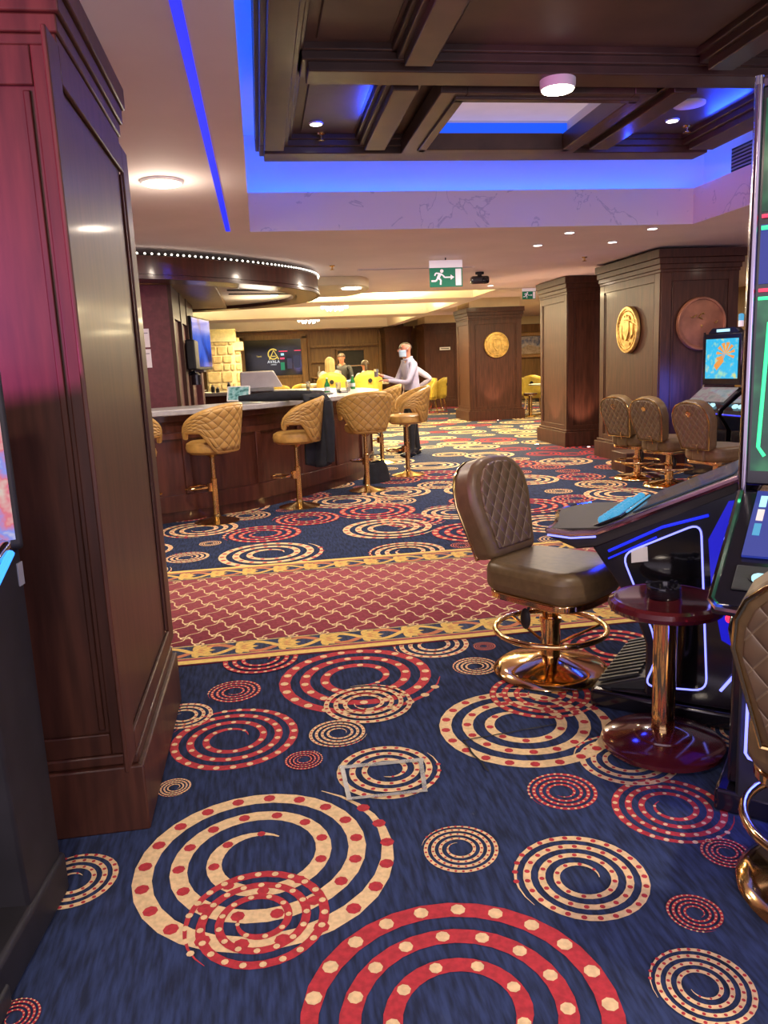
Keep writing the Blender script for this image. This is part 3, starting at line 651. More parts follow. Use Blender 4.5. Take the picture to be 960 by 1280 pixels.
hd = thing('ceiling_hood', 'cream curved ceiling drop with a lit white arc past the canopy end', 'ceiling light', (1.35, 11.9, ZC))
b = MB(); b.prism([(.32 * math.cos(a * PI / 12) * (1.6 if 0 else 1), .9 * math.sin(a * PI / 12)) for a in range(-6, 7)] + [(-.5, .9), (-.5, -.9)], -.12, 0); b.build('drop', 'cream', hd, bevel=.01)
b = MB(); b.lathe([(.14, -.135), (.13, -.12)], 24, (.02, -.5, 0)); b.build('lit_arc', 'lampw2', hd)
# centre unit: burgundy face, shelves, screen
cu = thing('bar_back_unit', 'burgundy upright unit in the middle of the bar', 'bar unit', (0, 0, 0))
MB().box(-2.2, -.90, 8.62, 11.4, 0, 2.33).build('core', 'burgundy', cu)
b = MB(); b.box(-.90, -.86, 8.62, 8.75, 0, 2.33); b.box(-.90, -.87, 8.75, 11.4, 2.0, 2.33); b.box(-.90, -.86, 9.5, 9.6, 0, 2.33); b.box(-.90, -.86, 10.3, 10.4, 0, 2.33); b.build('side_panelling', 'wood', cu)
b = MB(); b.box(-.94, -.82, 11.4, 11.75, 0, 1.42); b.build('end_post', 'burgundy', cu, bevel=.01)
MB().box(-.96, -.78, 11.36, 11.85, 1.42, 1.47).build('end_ledge', 'grey_top', cu, bevel=.005)
for z0, lb in ((1.70, 'upper of two white notices on the burgundy bar unit'), (1.49, 'lower of two white notices on the burgundy bar unit')):
    o = thing('paper_notice', lb, 'notice', (-1.17, 8.615, z0)); MB().box(-.05, .05, -.004, 0, 0, .19).build('sheet', 'paper', o); MB().box(-.035, .035, -.005, -.004, .14, .15).build('heading', 'greyd', o)
eq = thing('bar_equipment', 'black coffee equipment on the side of the burgundy unit', 'equipment', (-.80, 10.0, 1.45))
b = MB(); b.box(-.06, .05, -.3, .3, 0, .36); b.build('case', 'blackm', eq, bevel=.02); b = MB(); b.lathe([(.06, 0), (.06, .12), (.03, .15)], 16, (.02, -.15, -.18)); b.tube([(-.06, -.15, -.05), (.02, -.15, -.02)], .02); b.build('spout', 'black', eq)
tv = thing('bar_screen', 'blue lit screen on the side of the burgundy bar unit', 'television', (-.77, 10.9, 1.79), math.radians(-9))
b = MB(); b.box(-.03, .03, -.52, .52, -.34, .34); b.build('bezel', 'blackm', tv, bevel=.008); MB().box(.03, .034, -.50, .50, -.30, .32).build('display', 'bluescr', tv)
b = MB(); b.box(-.09, -.03, -.06, .06, -.08, .08); b.build('bracket', 'blackm', tv)

# ---- bar stool
def make_stool():
    o = thing('bar_stool', '', 'bar stool')
    MB().lathe([(.005, 0), (.215, 0), (.215, .008), (.18, .018), (.09, .034), (.04, .055), (.032, .075)], 36).build('base', 'brass', o)
    MB().lathe([(.030, .06), (.030, .42), (.022, .425), (.022, .62), (.05, .64), (.09, .665)], 20).build('column', 'brass', o)
    b = MB(); b.tube([(.10, -.03, .33), (.17, -.12, .33), (.24, -.12, .33), (.27, 0, .33), (.24, .12, .33), (.17, .12, .33), (.10, .03, .33), (.03, 0, .34)], .011, 8); b.tube([(.03, 0, .30), (.03, 0, .38)], .04, 12); b.build('footrest', 'gold', o)
    b = MB(); b.tube([(.03, -.05, .655), (.05, -.16, .64), (.06, -.20, .62)], .007, 6); b.build('lever', 'blackm', o)
    b = MB(); prof = [(.01, .665), (.19, .665), (.225, .69), (.235, .73), (.225, .765), (.19, .785), (.01, .79)]; b.lathe(prof, 36); b.build('seat', 'mustard', o)
    A = 1.95
    top = lambda q: 0.775 + .29 * max(.0, math.cos(q / A * PI / 2)) ** .55 * .82 + .10
    bot = lambda q: .70 + (.19 if abs(q) > 1.25 else .19 * max(0, (abs(q) - .75) / .5))
    def fn(u, k, off=0):
        q = (u * 2 - 1) * A; z0, z1 = bot(q), top(q); z0 = min(z0, z1 - .05); z = z0 + (z1 - z0) * k
        r = .245 + .055 * (z - .70) / .4 + off * 1.
        return (-r * math.cos(q) * 1.0, -r * math.sin(q) * 1.04, z)
    b = MB(); b.grid(fn, 48, 10); b.build('backrest', 'mustard_q', o, thick=.045, bevel=0)
    b = MB(); e = [fn(i / 48, 1) for i in range(49)] + [fn(1, 1 - j / 5) for j in range(1, 6)] + [fn(1 - i / 48, 0) for i in range(1, 49)] + [fn(0, j / 5) for j in range(1, 5)]
    b.tube(e, .0235, 8, True); b.build('edge_roll', 'mustard', o)
    return o
st = make_stool()
def norm_angle(x, y):
    k = min(range(1, len(OUT) - 1), key=lambda i: (OUT[i].x - x) ** 2 + (OUT[i].y - y) ** 2); t = (OUT[k + 1] - OUT[k - 1]).normalized()
    return math.atan2(t.x, -t.y)
G_ = 'mustard stools along the bar'
SP_ = [(-1.20, 7.18, 62, 'mustard bar stool half hidden behind the near pillar'), (-.51, 7.50, 150, 'mustard bar stool standing before the tablet on the bar'), (.31, 8.02, 175, 'mustard bar stool with the black coat hung on it'),
       (1.13, 8.78, 100, 'bar stool with its quilted back to the room, by the black bag'), (1.80, 9.80, 178, 'bar stool nearest the standing men, turned side-on'), (1.68, 11.2, 165, 'bar stool partly hidden behind the side-on stool')]
for i, (x, y, a, lb) in enumerate(SP_):
    if i == 0: st.location = (x, y, 0); st.rotation_euler = (0, 0, math.radians(a)); st['label'] = lb; st['group'] = G_
    else: dup(st, (x, y, 0), math.radians(a), lb, G_)
# coat over the third stool
ct = thing('coat', 'long black coat draped from the bar over a mustard stool', 'coat', (.31, 8.02, 0))
def cfn(u, k):
    x = .10 + .25 * u; L_ = k * .95
    y = -.04 - .02 * math.sin(u * 9 + k * 2)
    if L_ < .22: return (x + .02 * math.sin(6 * u), .22 - L_ * 1.2, 1.11 + .02 * math.sin(PI * min(1, L_ / .22)) )
    return (x + .012 * math.sin(14 * u + 5 * k), y - .02 * math.cos(7 * u), 1.12 - (L_ - .22) * (.93 + .05 * math.sin(3 * u)))
b = MB(); b.grid(cfn, 16, 22); b.build('body', 'coat_c', ct, thick=.05)
b = MB(); b.tube([(.30, .10, 1.12), (.34, -.06, 1.05), (.35, -.09, .8), (.345, -.08, .46)], [.05, .06, .055, .04], 10); b.build('sleeve', 'coat_c', ct)
b = MB(); b.tube([(-.55, .36, 1.13), (-.3, .30, 1.135), (0, .24, 1.14), (.2, .2, 1.13)], [.03, .05, .055, .05], 10); b.build('collar', 'coat_c', ct)
bg = thing('handbag', 'black bag on the floor between bar and stools', 'bag', (1.32, 9.35, 0), .5)
b = MB(); b.grid(lambda u, k: ((.20 - .07 * k * k) * math.cos(2 * PI * u), (.10 - .06 * k) * math.sin(2 * PI * u), .24 * k * (1 + .1 * math.sin(9 * u))), 24, 6, 0, True); b.prism([(.13 * math.cos(q * .3), .04 * math.sin(q * .3)) for q in range(21)], .2, .235); b.build('body', 'coat_c', bg)
b = MB(); b.tube([(-.10, 0, .22), (-.07, 0, .34), (.07, 0, .34), (.10, 0, .22)], .009, 6); b.build('strap', 'blackm', bg)

# things on the bar
ZB = 1.085
def bottle(x, y, label):
    o = thing('bottle', label, 'bottle', (x, y, ZB)); MB().lathe([(.005, 0), (.034, 0), (.036, .01), (.036, .10), (.03, .125), (.014, .155), (.013, .19)], 20).build('glass_body', 'bottle', o); MB().lathe([(.014, .185), (.014, .20), (.005, .201)], 14).build('cap', 'paper', o); MB().lathe([(.0365, .035), (.0365, .085)], 20).build('paper_label', 'paper', o)
bottle(.82, 9.9, 'green water bottle standing left on the bar by the glasses'); bottle(1.32, 11.4, 'green bottle at the bar end behind the tallest stool back')
def tumbler(x, y, label):
    o = thing('drinking_glass', label, 'glass', (x, y, ZB)); MB().lathe([(.005, .004), (.026, 0), (.034, .13), (.031, .13), (.024, .012), (.005, .012)], 20).build('bowl', 'glass', o); MB().lathe([(.005, .013), (.024, .013), (.027, .05), (.005, .05)], 16).build('drink', 'glass', o)
tumbler(.98, 10.1, 'clear glass right of the green bottle on the bar'); tumbler(1.15, 10.5, 'second clear glass, behind the small black box')
tumbler(.70, 11.9, 'clear tumbler on the far side of the bar')
o = thing('card_box', 'small black box lying on the bar between two glasses', 'box', (1.03, 10.0, ZB), .5); MB().box(-.06, .06, -.03, .03, 0, .025).build('case', 'blackm', o, bevel=.004); MB().box(-.05, .05, -.031, -.03, .008, .016).build('print', 'paper', o)
o = thing('saucer', 'white saucer beside the green bottle', 'saucer', (.84, 9.75, ZB)); MB().lathe([(.005, 0), (.04, 0), (.07, .014), (.068, .017), (.035, .005), (.005, .005)], 24).build('dish', 'paper', o); MB().lathe([(.02, .005), (.028, .02), (.005, .03)], 16).build('spoon_rest', 'greyd', o)
o = thing('snack_plate', 'white plate of dark snacks on the far side of the bar', 'plate', (-1.05, 13.1, ZB)); MB().lathe([(.005, 0), (.07, 0), (.17, .04), (.168, .045), (.06, .008), (.005, .008)], 28).build('dish', 'paper', o)
random.seed(5); b = MB()
for k in range(14): b.ball((random.uniform(-.1, .1), random.uniform(-.09, .09), .035 + random.uniform(0, .05)), .035, n=8)
b.build('snacks', 'food', o)
for x, y, h, lb in ((-.78, 13.1, .12, 'dark shaker right of the snack plate'), (-.70, 13.0, .08, 'short dark pot beside the shaker'), (-.52, 13.1, .15, 'tallest dark shaker beside the till')):
    o = thing('shaker', lb, 'shaker', (x, y, ZB)); MB().lathe([(.005, 0), (.03, 0), (.032, h * .7), (.022, h * .8)], 16).build('body', 'blackm', o); MB().lathe([(.022, h * .8), (.022, h), (.005, h)], 14).build('cap', 'greyd', o)
# till seen from behind, tablet
o = thing('till', 'grey till with its slanted back towards the room', 'till', (-.02, 12.55, ZB), .10)
b = MB(); b.prism(fillet([(-.30, .0), (.36, 0), (.22, .26), (-.30, .26)], .03), -.03, .03, 'y'); b.build('screen_back', 'tillgrey', o, rot=(math.radians(18), 0, 0), loc=(0, 0, .06), bevel=.01)
b = MB(); b.box(-.2, .2, -.18, .18, 0, .06); b.build('foot', 'greyd', o, bevel=.01)
o = thing('tablet', 'tilted white tablet showing a picture, propped on the bar', 'tablet', (-.25, 8.75, ZB), -.12)
b = MB(); b.prism(rrect(.25, .20, .012), -.006, .006, 'y'); b.build('case', 'paper', o, rot=(math.radians(-38), 0, 0), loc=(0, 0, .085))
b = MB(); b.box(-.11, .11, -.009, -.006, -.085, .085); b.build('display', 'tabscr', o, rot=(math.radians(-38), 0, 0), loc=(0, 0, .085))
b = MB(); b.box(-.1, .1, .0, .10, 0, .012); b.build('stand', 'greyd', o)

# ------------------------------------------------------------------ slot chair
def arch(wb, wt, h, n=10):
    """backrest outline: straight tapering sides under a round head"""
    P_ = [(-wb / 2, 0), (wb / 2, 0)]
    for k in range(n + 1):
        a = PI * k / n; P_.append((wt / 2 * math.copysign(abs(math.cos(a)) ** .75, math.cos(a)), h - .20 + .20 * math.sin(a) ** .8))
    return P_
def make_slot_chair():
    o = thing('slot_chair', '', 'chair')
    MB().lathe([(.005, 0), (.257, 0), (.263, .010), (.257, .020), (.22, .040), (.10, .062), (.06, .075)], 48).build('base', 'gold', o)
    MB().lathe([(.044, .06), (.044, .235), (.050, .238), (.050, .26), (.036, .262), (.036, .37)], 24).build('column', 'gold', o)
    b = MB(); b.tube([(.250 * math.cos(q * PI / 24), .250 * math.sin(q * PI / 24), .205) for q in range(48)], .013, 10, True)
    for q in range(3):
        a = q * 2 * PI / 3 + .9; b.tube([(.045 * math.cos(a), .045 * math.sin(a), .13), (.243 * math.cos(a), .243 * math.sin(a), .203)], .007, 8)
    b.build('foot_ring', 'gold', o)
    b = MB(); b.tube([(-.02, -.06, .37), (-.04, -.10, .33), (-.05, -.115, .30)], .007, 6); b.ball((-.053, -.12, .27), .028, .012, .05); b.build('lever', 'blackm', o)
    b = MB(); b.prism(fillet([(-.225, -.20), (.20, -.235), (.265, -.12), (.265, .12), (.20, .235), (-.225, .20)], .10, 6), .365, .40); b.build('seat_pan', 'gold', o, bevel=.008)
    b = MB(); b.prism(fillet([(-.24, -.215), (.21, -.25), (.285, -.13), (.285, .13), (.21, .25), (-.24, .215)], .11, 6), .395, .535); b.build('seat', 'leather', o, bevel=.045, seg=4)
    b = MB(); b.box(-.26, -.20, -.07, .07, .40, .60); b.build('back_bracket', 'leather', o, bevel=.015)
    bk = bpy.data.objects.new('backrest_pivot', None)
    R = Matrix.Rotation(math.radians(-15), 4, 'Y'); R.translation = (-.235, 0, .52)
    X = R @ Matrix.Rotation(PI / 2, 4, 'Z')                   # outline x -> chair y, outline y -> thickness
    prof = arch(.33, .44, .47)
    b = MB(); b.prism(prof, -.055, .065, 'y'); br = b.build('backrest', 'leather', o, bevel=.030, seg=3); br.matrix_local = X
    ins = arch(.25, .33, .40)
    b = MB(); b.prism([(a, c + .04) for a, c in ins], -.066, -.05, 'y'); q = b.build('quilted_front', 'leather_q', o, bevel=.008); q.matrix_local = X
    b = MB(); b.prism([(a * 1.12, c + .03) for a, c in arch(.25, .345, .42)], .060, .071, 'y'); q = b.build('quilted_back', 'leather_q', o, bevel=.004); q.matrix_local = X
    b = MB(); b.tube([(a * .97, .060, .008 + c * .975) for a, c in prof], .006, 6, True); q = b.build('piping', 'brass', o); q.matrix_local = X
    b = MB(); b.X = Matrix.Translation((0, .068, .36)) @ Matrix.Rotation(-PI / 2, 4, 'X'); b.lathe([(.03, 0), (.03, .006), (.024, .008), (.022, .005), (.004, .005)], 20); q = b.build('badge', 'brass', o); q.matrix_local = X
    b = MB(); b.tube([(-.04, .07, -.02), (-.04, .07, .06), (.04, .07, .06), (.04, .07, -.02)], .005, 6); q = b.build('buckle', 'brass', o); q.matrix_local = X
    return o
ch0 = make_slot_chair()
GC = 'bronze slot machine chairs'
ch0.location = (1.228, 3.235, 0); ch0.rotation_euler = (0, 0, math.radians(-54)); ch0['label'] = 'bronze quilted chair on a gold pedestal facing the near slot machine'; ch0['group'] = GC
dup(ch0, (1.41, 1.60, 0), math.radians(43), 'bronze chair cut off by the photo edge, its back to us', GC)
dup(ch0, (4.22, 8.34, 0), math.radians(20), 'bronze chair nearest the wide dark column, farthest of three', GC)
dup(ch0, (4.27, 7.72, 0), math.radians(19), 'middle one of three bronze chairs at the distant slot machines', GC)
dup(ch0, (4.25, 6.80, 0), math.radians(17), 'bronze chair closest to us in the distant row of three', GC)

# ------------------------------------------------------------------ near slot machine (side panel towards us)
U = Vector((.77, -.638)).normalized(); ang1 = math.atan2(U.y, U.x)
W1 = .62
m1 = thing('slot_machine', 'black slot machine with blue outlined side panel and rows of cyan buttons', 'slot machine', (1.227, 2.861, 0), ang1)   # local x = towards the cabinet's rear, y = along its width, away from us
prof = [(.10, .08), (.245, .10), (.245, .30), (.19, .45), (.03, .675), (-.03, .663), (.02, .70), (.545, .93), (.62, .93), (.62, .08)]
b = MB(); b.prism([(a, c) for a, c in prof if (a, c) != (-.03, .663) and (a, c) != (.02, .70)], .0, W1, 'y'); b.build('cabinet', 'black', m1, bevel=.012)
b = MB(); b.box(.03, .62, -.01, W1 + .01, 0, .075); b.build('plinth', 'black', m1, bevel=.015)
b = MB(); b.prism([(.02, .0), (.26, .0), (.26, .15), (.22, .14), (.03, .07), (.02, .05)], .03, W1 - .02, 'y'); ft = b.build('footrest', 'rubber', m1, bevel=.01)
b = MB()
for k in range(12):
    b.X = Matrix.Translation((.125, .32, .113)) @ Matrix.Rotation(-math.atan2(.08, .23), 4, 'Y'); b.box(-.085, .085, -.25 + k * .045, -.232 + k * .045, -.004, .006)
b.build('ribs', 'rubber', ft)
# deck: curved console sloping up to the screen
dk = [(-.15, .735), (-.145, .70), (-.03, .66), (.05, .675), (.55, .91), (.56, .985), (.06, .752)]
def dfn_plan(): return fillet([(-.02, 0), (.56, 0), (.56, W1), (-.02, W1)], .02)
b = MB(); n = 20
secs = []
for i in range(n + 1):
    k = i / n; y = W1 * k; bul = .06 * math.sin(PI * k) - .05 * math.sin(2 * PI * k) * .6
    secs.append([(a - (bul if a < .0 else 0), y, c) for a, c in dk])
v = [p for s_ in secs for p in s_]; L_ = len(dk)
f = [(i * L_ + j, i * L_ + (j + 1) % L_, (i + 1) * L_ + (j + 1) % L_, (i + 1) * L_ + j) for i in range(n) for j in range(L_)] + [tuple(range(L_)), tuple(range(n * L_, (n + 1) * L_))[::-1]]
b.add(v, f); b.build('deck', 'satin', m1, bevel=.006)
rim = lambda dz, y: [(-.15, y, .728 + dz), (-.05, y, .722 + dz), (.05, y, .735 + dz), (.13, y, .77 + dz), (.30, y, .85 + dz), (.555, y, .968 + dz)]
b = MB(); b.tube([(*p,) for p in rim(0, -.006)], .013, 8); b.build('deck_rim', 'rose', m1)
b = MB(); b.tube([(-.155, W1 * k, .728) if 0 else (-.152 - (.06 * math.sin(PI * k) - .03 * math.sin(2 * PI * k)), W1 * k, .728) for k in [q / 16 for q in range(17)]], .011, 8); b.build('front_rim', 'chrome', m1)
b = MB(); b.tube([(-.146, -.014, .712), (-.05, -.014, .706), (.05, -.014, .719)], .004, 6); b.build('rim_light', 'bluew', m1)
b = MB(); b.tube([(.10, -.012, .665), (.30, -.012, .775), (.46, -.012, .83)], .006, 6); b.tube([(.10, -.012, .635), (.28, -.012, .735)], .004, 6); b.build('under_light', 'blue', m1)
sl1 = math.atan2(.985 - .752, .50)
X1 = Matrix.Translation((.06, 0, .755)) @ Matrix.Rotation(-sl1, 4, 'Y')
b = MB(); b.X = X1; b.box(.13, .52, .05, W1 - .05, 0, .006); b.build('lower_screen', 'ptscr', m1)
b = MB(); b.X = X1; b.box(-.035, .085, .04, W1 - .04, 0, .012); b.build('button_panel', 'black', m1, bevel=.004)
bb = MB(); bb.prism(rrect(.034, .036, .014), 0, .012); bb.prism(rrect(.026, .028, .011), .012, .018); bb.prism(rrect(.014, .016, .006), .018, .021); b0 = None
for r_ in range(2):
    for k in range(9):
        p = X1 @ Vector((-.004 + r_ * .054, .085 + k * .056, .012))
        if b0 is None: b0 = q = bb.build('button', 'cyan', m1)
        else: q = b0.copy(); COL.objects.link(q)
        q.location = p; q.rotation_euler = (0, -sl1, 0)
        if k == 8 and r_: q.location = X1 @ Vector((.05, .085 + 8 * .056, .012))
b = MB(); b.X = X1; b.box(.09, .10, .1, .5, .006, .012); b.build('ticker', 'cyan', m1)
# outlined side panel
led = fillet([(.150, .655), (.435, .80), (.476, .150), (.243, .128), (.285, .23), (.28, .34)], .05, 5)
b = MB(); b.prism([(a, c) for a, c in led], -.006, .002, 'y'); b.build('side_panel', 'scr_black', m1)
b = MB(); b.tube([(a, -.008, c) for a, c in led], .0036, 8, True); b.build('outline_light', 'bluew', m1)
b = MB(); b.prism([(.188, .625), (.250, .638), (.246, .695), (.186, .682)], -.0105, -.006, 'y'); b.build('sticker', 'paper', m1)
b = MB(); b.prism([(.462, .74), (.525, .885), (.60, .90), (.60, .32), (.52, .36), (.478, .56)], -.010, -.002, 'y'); b.build('blue_flank', 'flank', m1)
b = MB(); b.tube([(.525, -.02, .165), (.60, -.02, .28)], .006, 6); b.build('corner_light', 'bluew', m1)
# screen standing edge-on
b = MB(); b.box(.562, .64, .0, W1, .96, 2.285); b.build('screen_case', 'plum', m1, bevel=.012)
b = MB(); b.box(.556, .562, .03, W1 - .03, 1.0, 2.25); b.build('display', 'greenscr', m1)
b = MB(); b.tube([(.566, -.008, .95), (.566, -.008, 2.28)], .014, 10); b.tube([(.606, -.008, .95), (.606, -.008, 2.28)], .014, 10); b.build('edge_rail', 'chrome', m1)
b = MB()
b.tube([(.575, -.012, 1.04), (.575, -.012, 1.2)], .004, 6); b.build('rail_light_and_glint', 'blue', m1)
b = MB(); b.tube([(.572, -.012, 1.35), (.572, -.012, 1.58)], .003, 6); b.build('rail_light_and_glint', glow('green_rail_glint', (.02, .5, .2), .5), m1)  # painted glint: thin glowing tube for a green reflection in the chrome

# ------------------------------------------------------------------ second slot machine, cut by the photo edge
t2 = Vector((.66, .75)).normalized(); a2 = math.atan2(t2.y, t2.x)
m2 = thing('slot_machine', 'slot machine cut off at the photo edge with reel screen and green lit top', 'slot machine', (1.27, 2.0, 0), a2)   # x = to its rear, y = to its left (towards the first machine), width runs to -y
W2 = .66
b = MB(); b.prism([(.10, .08), (.10, .50), (-.02, .62), (.02, .66), (.46, .88), (.60, .88), (.60, .08)], -W2, -.03, 'y'); b.build('cabinet', 'black', m2, bevel=.012)
b = MB(); b.box(.058, .58, -W2, .0, 0, .075); b.build('plinth', 'black', m2, bevel=.012)
b = MB(); b.prism([(.062, .03), (.2, .03), (.2, .58), (.050, .58), (.055, .20)], -W2 + .02, -.06, 'y'); b.build('kick_panel', 'rubber', m2, bevel=.01)
b = MB(); b.tube([(.046, -.086, .48), (.048, -.086, .22), (.050, -.095, .205), (.050, -.12, .20), (.050, -W2 + .06, .20)], .0045, 8); b.build('outline_light', 'bluew', m2)
b = MB(); b.prism([(-.07, .70), (-.06, .675), (.45, .86), (.45, .955), (.10, .79), (-.05, .725)], -W2 - .01, .01, 'y'); b.build('deck', 'black', m2, bevel=.01)
b = MB(); b.tube([(.44, .012, .95), (.10, .012, .785), (-.05, .010, .718), (-.075, -.01, .706), (-.078, -.06, .704), (-.078, -W2, .704)], .012, 8); b.build('deck_rim', 'chrome', m2)
b = MB(); b.tube([(-.085, -.10, .700), (-.085, -W2, .700)], .005, 6); b.build('rim_light', 'pinks', m2)
s2 = math.atan2(.955 - .79, .35); X2 = Matrix.Translation((.10, 0, .795)) @ Matrix.Rotation(-s2, 4, 'Y')
b = MB(); b.X = X2; b.box(.03, .37, -W2 + .04, -.04, 0, .008); b.build('lower_screen', 'bluedeck', m2)
for k in range(3):
    for j in range(3):
        b = MB(); b.X = X2; b.box(.13 + k * .075, .195 + k * .075, -.155 - j * .13, -.265 - j * .13 + .02, .008, .010); b.build('reel_symbol', 'reelscr', m2)
    b = MB(); b.X = X2; b.box(.13 + k * .075, .19 + k * .075, -.075, -.055, .008, .010); b.build('bet_tab', ['cyan', 'paper', 'cyanw'][k], m2)
q = text('595', .03, 'txt', m2, 'credit_digits'); q.matrix_local = X2 @ Matrix.Translation((.06, -.17, .010)) @ Matrix.Rotation(-PI / 2, 4, 'Z')
b = MB(); b.X = X2; b.box(-.125, -.015, -.155, -.035, .0, .008); b.build('speaker_grille', 'rubber', m2, bevel=.004)
b = MB(); b.X = X2; b.lathe([(.022, .008), (.022, .011), (.005, .012)], 18, (-.07, -.095, 0)); b.build('grille_badge', 'blackm', m2)
for k in range(5):
    b = MB(); b.X = Matrix.Translation((.03, -.115 - .105 * k, .765)) @ Matrix.Rotation(-.42, 4, 'Y'); b.prism(rrect(.035, .065, .015), 0, .014); b.prism(rrect(.024, .050, .010), .014, .020); b.X = Matrix.Identity(4)
    q = b.build('button', 'cyanw', m2)
b = MB(); b.prism(rrect(W2, 1.24, .02), 0, .07, 'x'); q = b.build('screen_case', 'black', m2, bevel=.008); q.location = (.48, -W2 / 2 + .015, 1.59)
b = MB(); b.box(.472, .48, -W2 + .02, -.008, 1.02, 1.58); b.build('main_display', 'greenscr', m2)
b = MB(); b.box(.472, .48, -W2 + .02, -.008, 1.62, 1.80); b.build('title_display', 'bluedeck', m2)
b = MB(); b.box(.472, .48, -W2 + .02, -.008, 1.84, 2.17); b.build('top_display', 'greenscr', m2)
b = MB(); b.tube([(.470, -.045, 1.50), (.470, -.030, 1.10), (.470, -.05, 1.07)], .006, 6); b.tube([(.470, -.01, 1.79), (.470, -W2, 1.79)], .007, 6); b.tube([(.470, -.01, 1.575), (.470, -W2, 1.575)], .006, 6); b.build('green_neon', 'greenl', m2)
b = MB(); b.tube([(.468, -.01, 1.825), (.468, -W2, 1.825)], .006, 6); b.tube([(.468, -.01, 1.60), (.468, -W2, 1.60)], .006, 6); b.build('red_neon', 'redl', m2)
text('T.C', .17, 'txt', m2, 'title_lettering', (.469, -.165, 1.70), (PI / 2, 0, -PI / 2))
b = MB(); b.tube([(.47, .012, .92), (.47, .012, 2.21)], .012, 10); b.build('edge_rail', 'dchrome', m2)
b = MB(); b.ball((.10, -.02, .62), .014); b.build('red_lamp', 'red', m2)

lamp('led_glow_lamp', 'POINT', (1.37, 1.90, .30), 2.2, (.02, .04, 1), .04)
lamp('led_glow_lamp', 'POINT', (1.43, 3.10, .60), 1.2, (.02, .04, 1), .03)
# side table with ashtray
ta = thing('side_table', 'round cherry red side table on a gold post before the slot machine', 'table', (1.352, 2.44, 0))
MB().lathe([(.005, .03), (.20, .018), (.213, .022), (.213, .038), (.20, .046), (.10, .060), (.098, .066), (.055, .078), (.005, .08)], 48).build('base', 'cherry', ta)
b = MB()
for q in range(4): b.lathe([(.02, 0), (.022, .02), (.01, .022)], 12, (.17 * math.cos(q * PI / 2 + .5), .17 * math.sin(q * PI / 2 + .5), 0))
b.build('foot', 'rubber', ta)
MB().lathe([(.041, .07), (.041, .53)], 28).build('post', 'gold', ta)
MB().lathe([(.005, .525), (.165, .525), (.192, .537), (.198, .552), (.192, .567), (.178, .575), (.172, .571), (.005, .571)], 48).build('top', 'cherry', ta)
at = thing('ashtray', 'black ashtray on the cherry side table', 'ashtray', (1.352, 2.46, .571))
b = MB(); b.lathe([(.005, 0), (.056, 0), (.062, .01), (.058, .042), (.046, .042), (.040, .015), (.005, .014)], 28); b.build('bowl', 'black', at)
for k in range(3):
    a = k * 2.09 + .4; b = MB(); b.X = Matrix.Translation((.052 * math.cos(a), .052 * math.sin(a), .042)) @ Matrix.Rotation(a, 4, 'Z'); b.box(-.008, .008, -.012, -.005, 0, .008); b.box(-.008, .008, .005, .012, 0, .008); b.build('rest', 'black', at)

# ------------------------------------------------------------------ slot machine at the left edge
m3 = thing('slot_machine', 'black slot machine side beside the near pillar, blue tube along its deck', 'slot machine', (-.645, 2.08, 0), math.radians(-6))   # side face x=0, front towards -y
b = MB(); b.prism([(.0, .10), (.0, 1.0), (-.10, 1.0), (-.30, .86), (-.46, .82), (-.46, .74), (-.24, .60), (-.22, .10)], -.60, 0, 'x'); b.build('cabinet', 'blackm', m3, bevel=.01)
b = MB(); b.box(-.60, .012, -.46, .01, 0, .12); b.build('plinth', 'blackm', m3, bevel=.015)
q3 = dict(loc=(.012, -.01, 0), rot=(0, 0, math.radians(25)))
b = MB(); b.prism(rrect(.06, .46, .02, 4, -.02, 1.23), -.60, -.0, 'x'); b.build('screen_case', 'blackm', m3, bevel=.008, **q3)
b = MB(); b.box(-.57, -.016, -.056, -.049, 1.03, 1.43); b.build('display', 'multiscr', m3, **q3)
b = MB(); b.tube([(-.01, -.06, 1.02), (-.02, -.14, .985), (-.02, -.32, .87), (-.03, -.46, .83)], .022, 10); b.build('deck_rim', 'chrome', m3)
b = MB(); b.tube([(.012, -.085, 1.0), (.012, -.30, .89)], .010, 8); b.build('deck_light', glow('sky_blue_tube', (.03, .28, 1.0), 2.2), m3)
b = MB(); b.box(.0, .003, -.035, -.005, .90, .96); b.build('data_plate', 'greyd', m3)
b = MB(); b.box(-.10, .02, -.62, -.40, 0, .06); b.build('footrest', 'rubber', m3, bevel=.01)

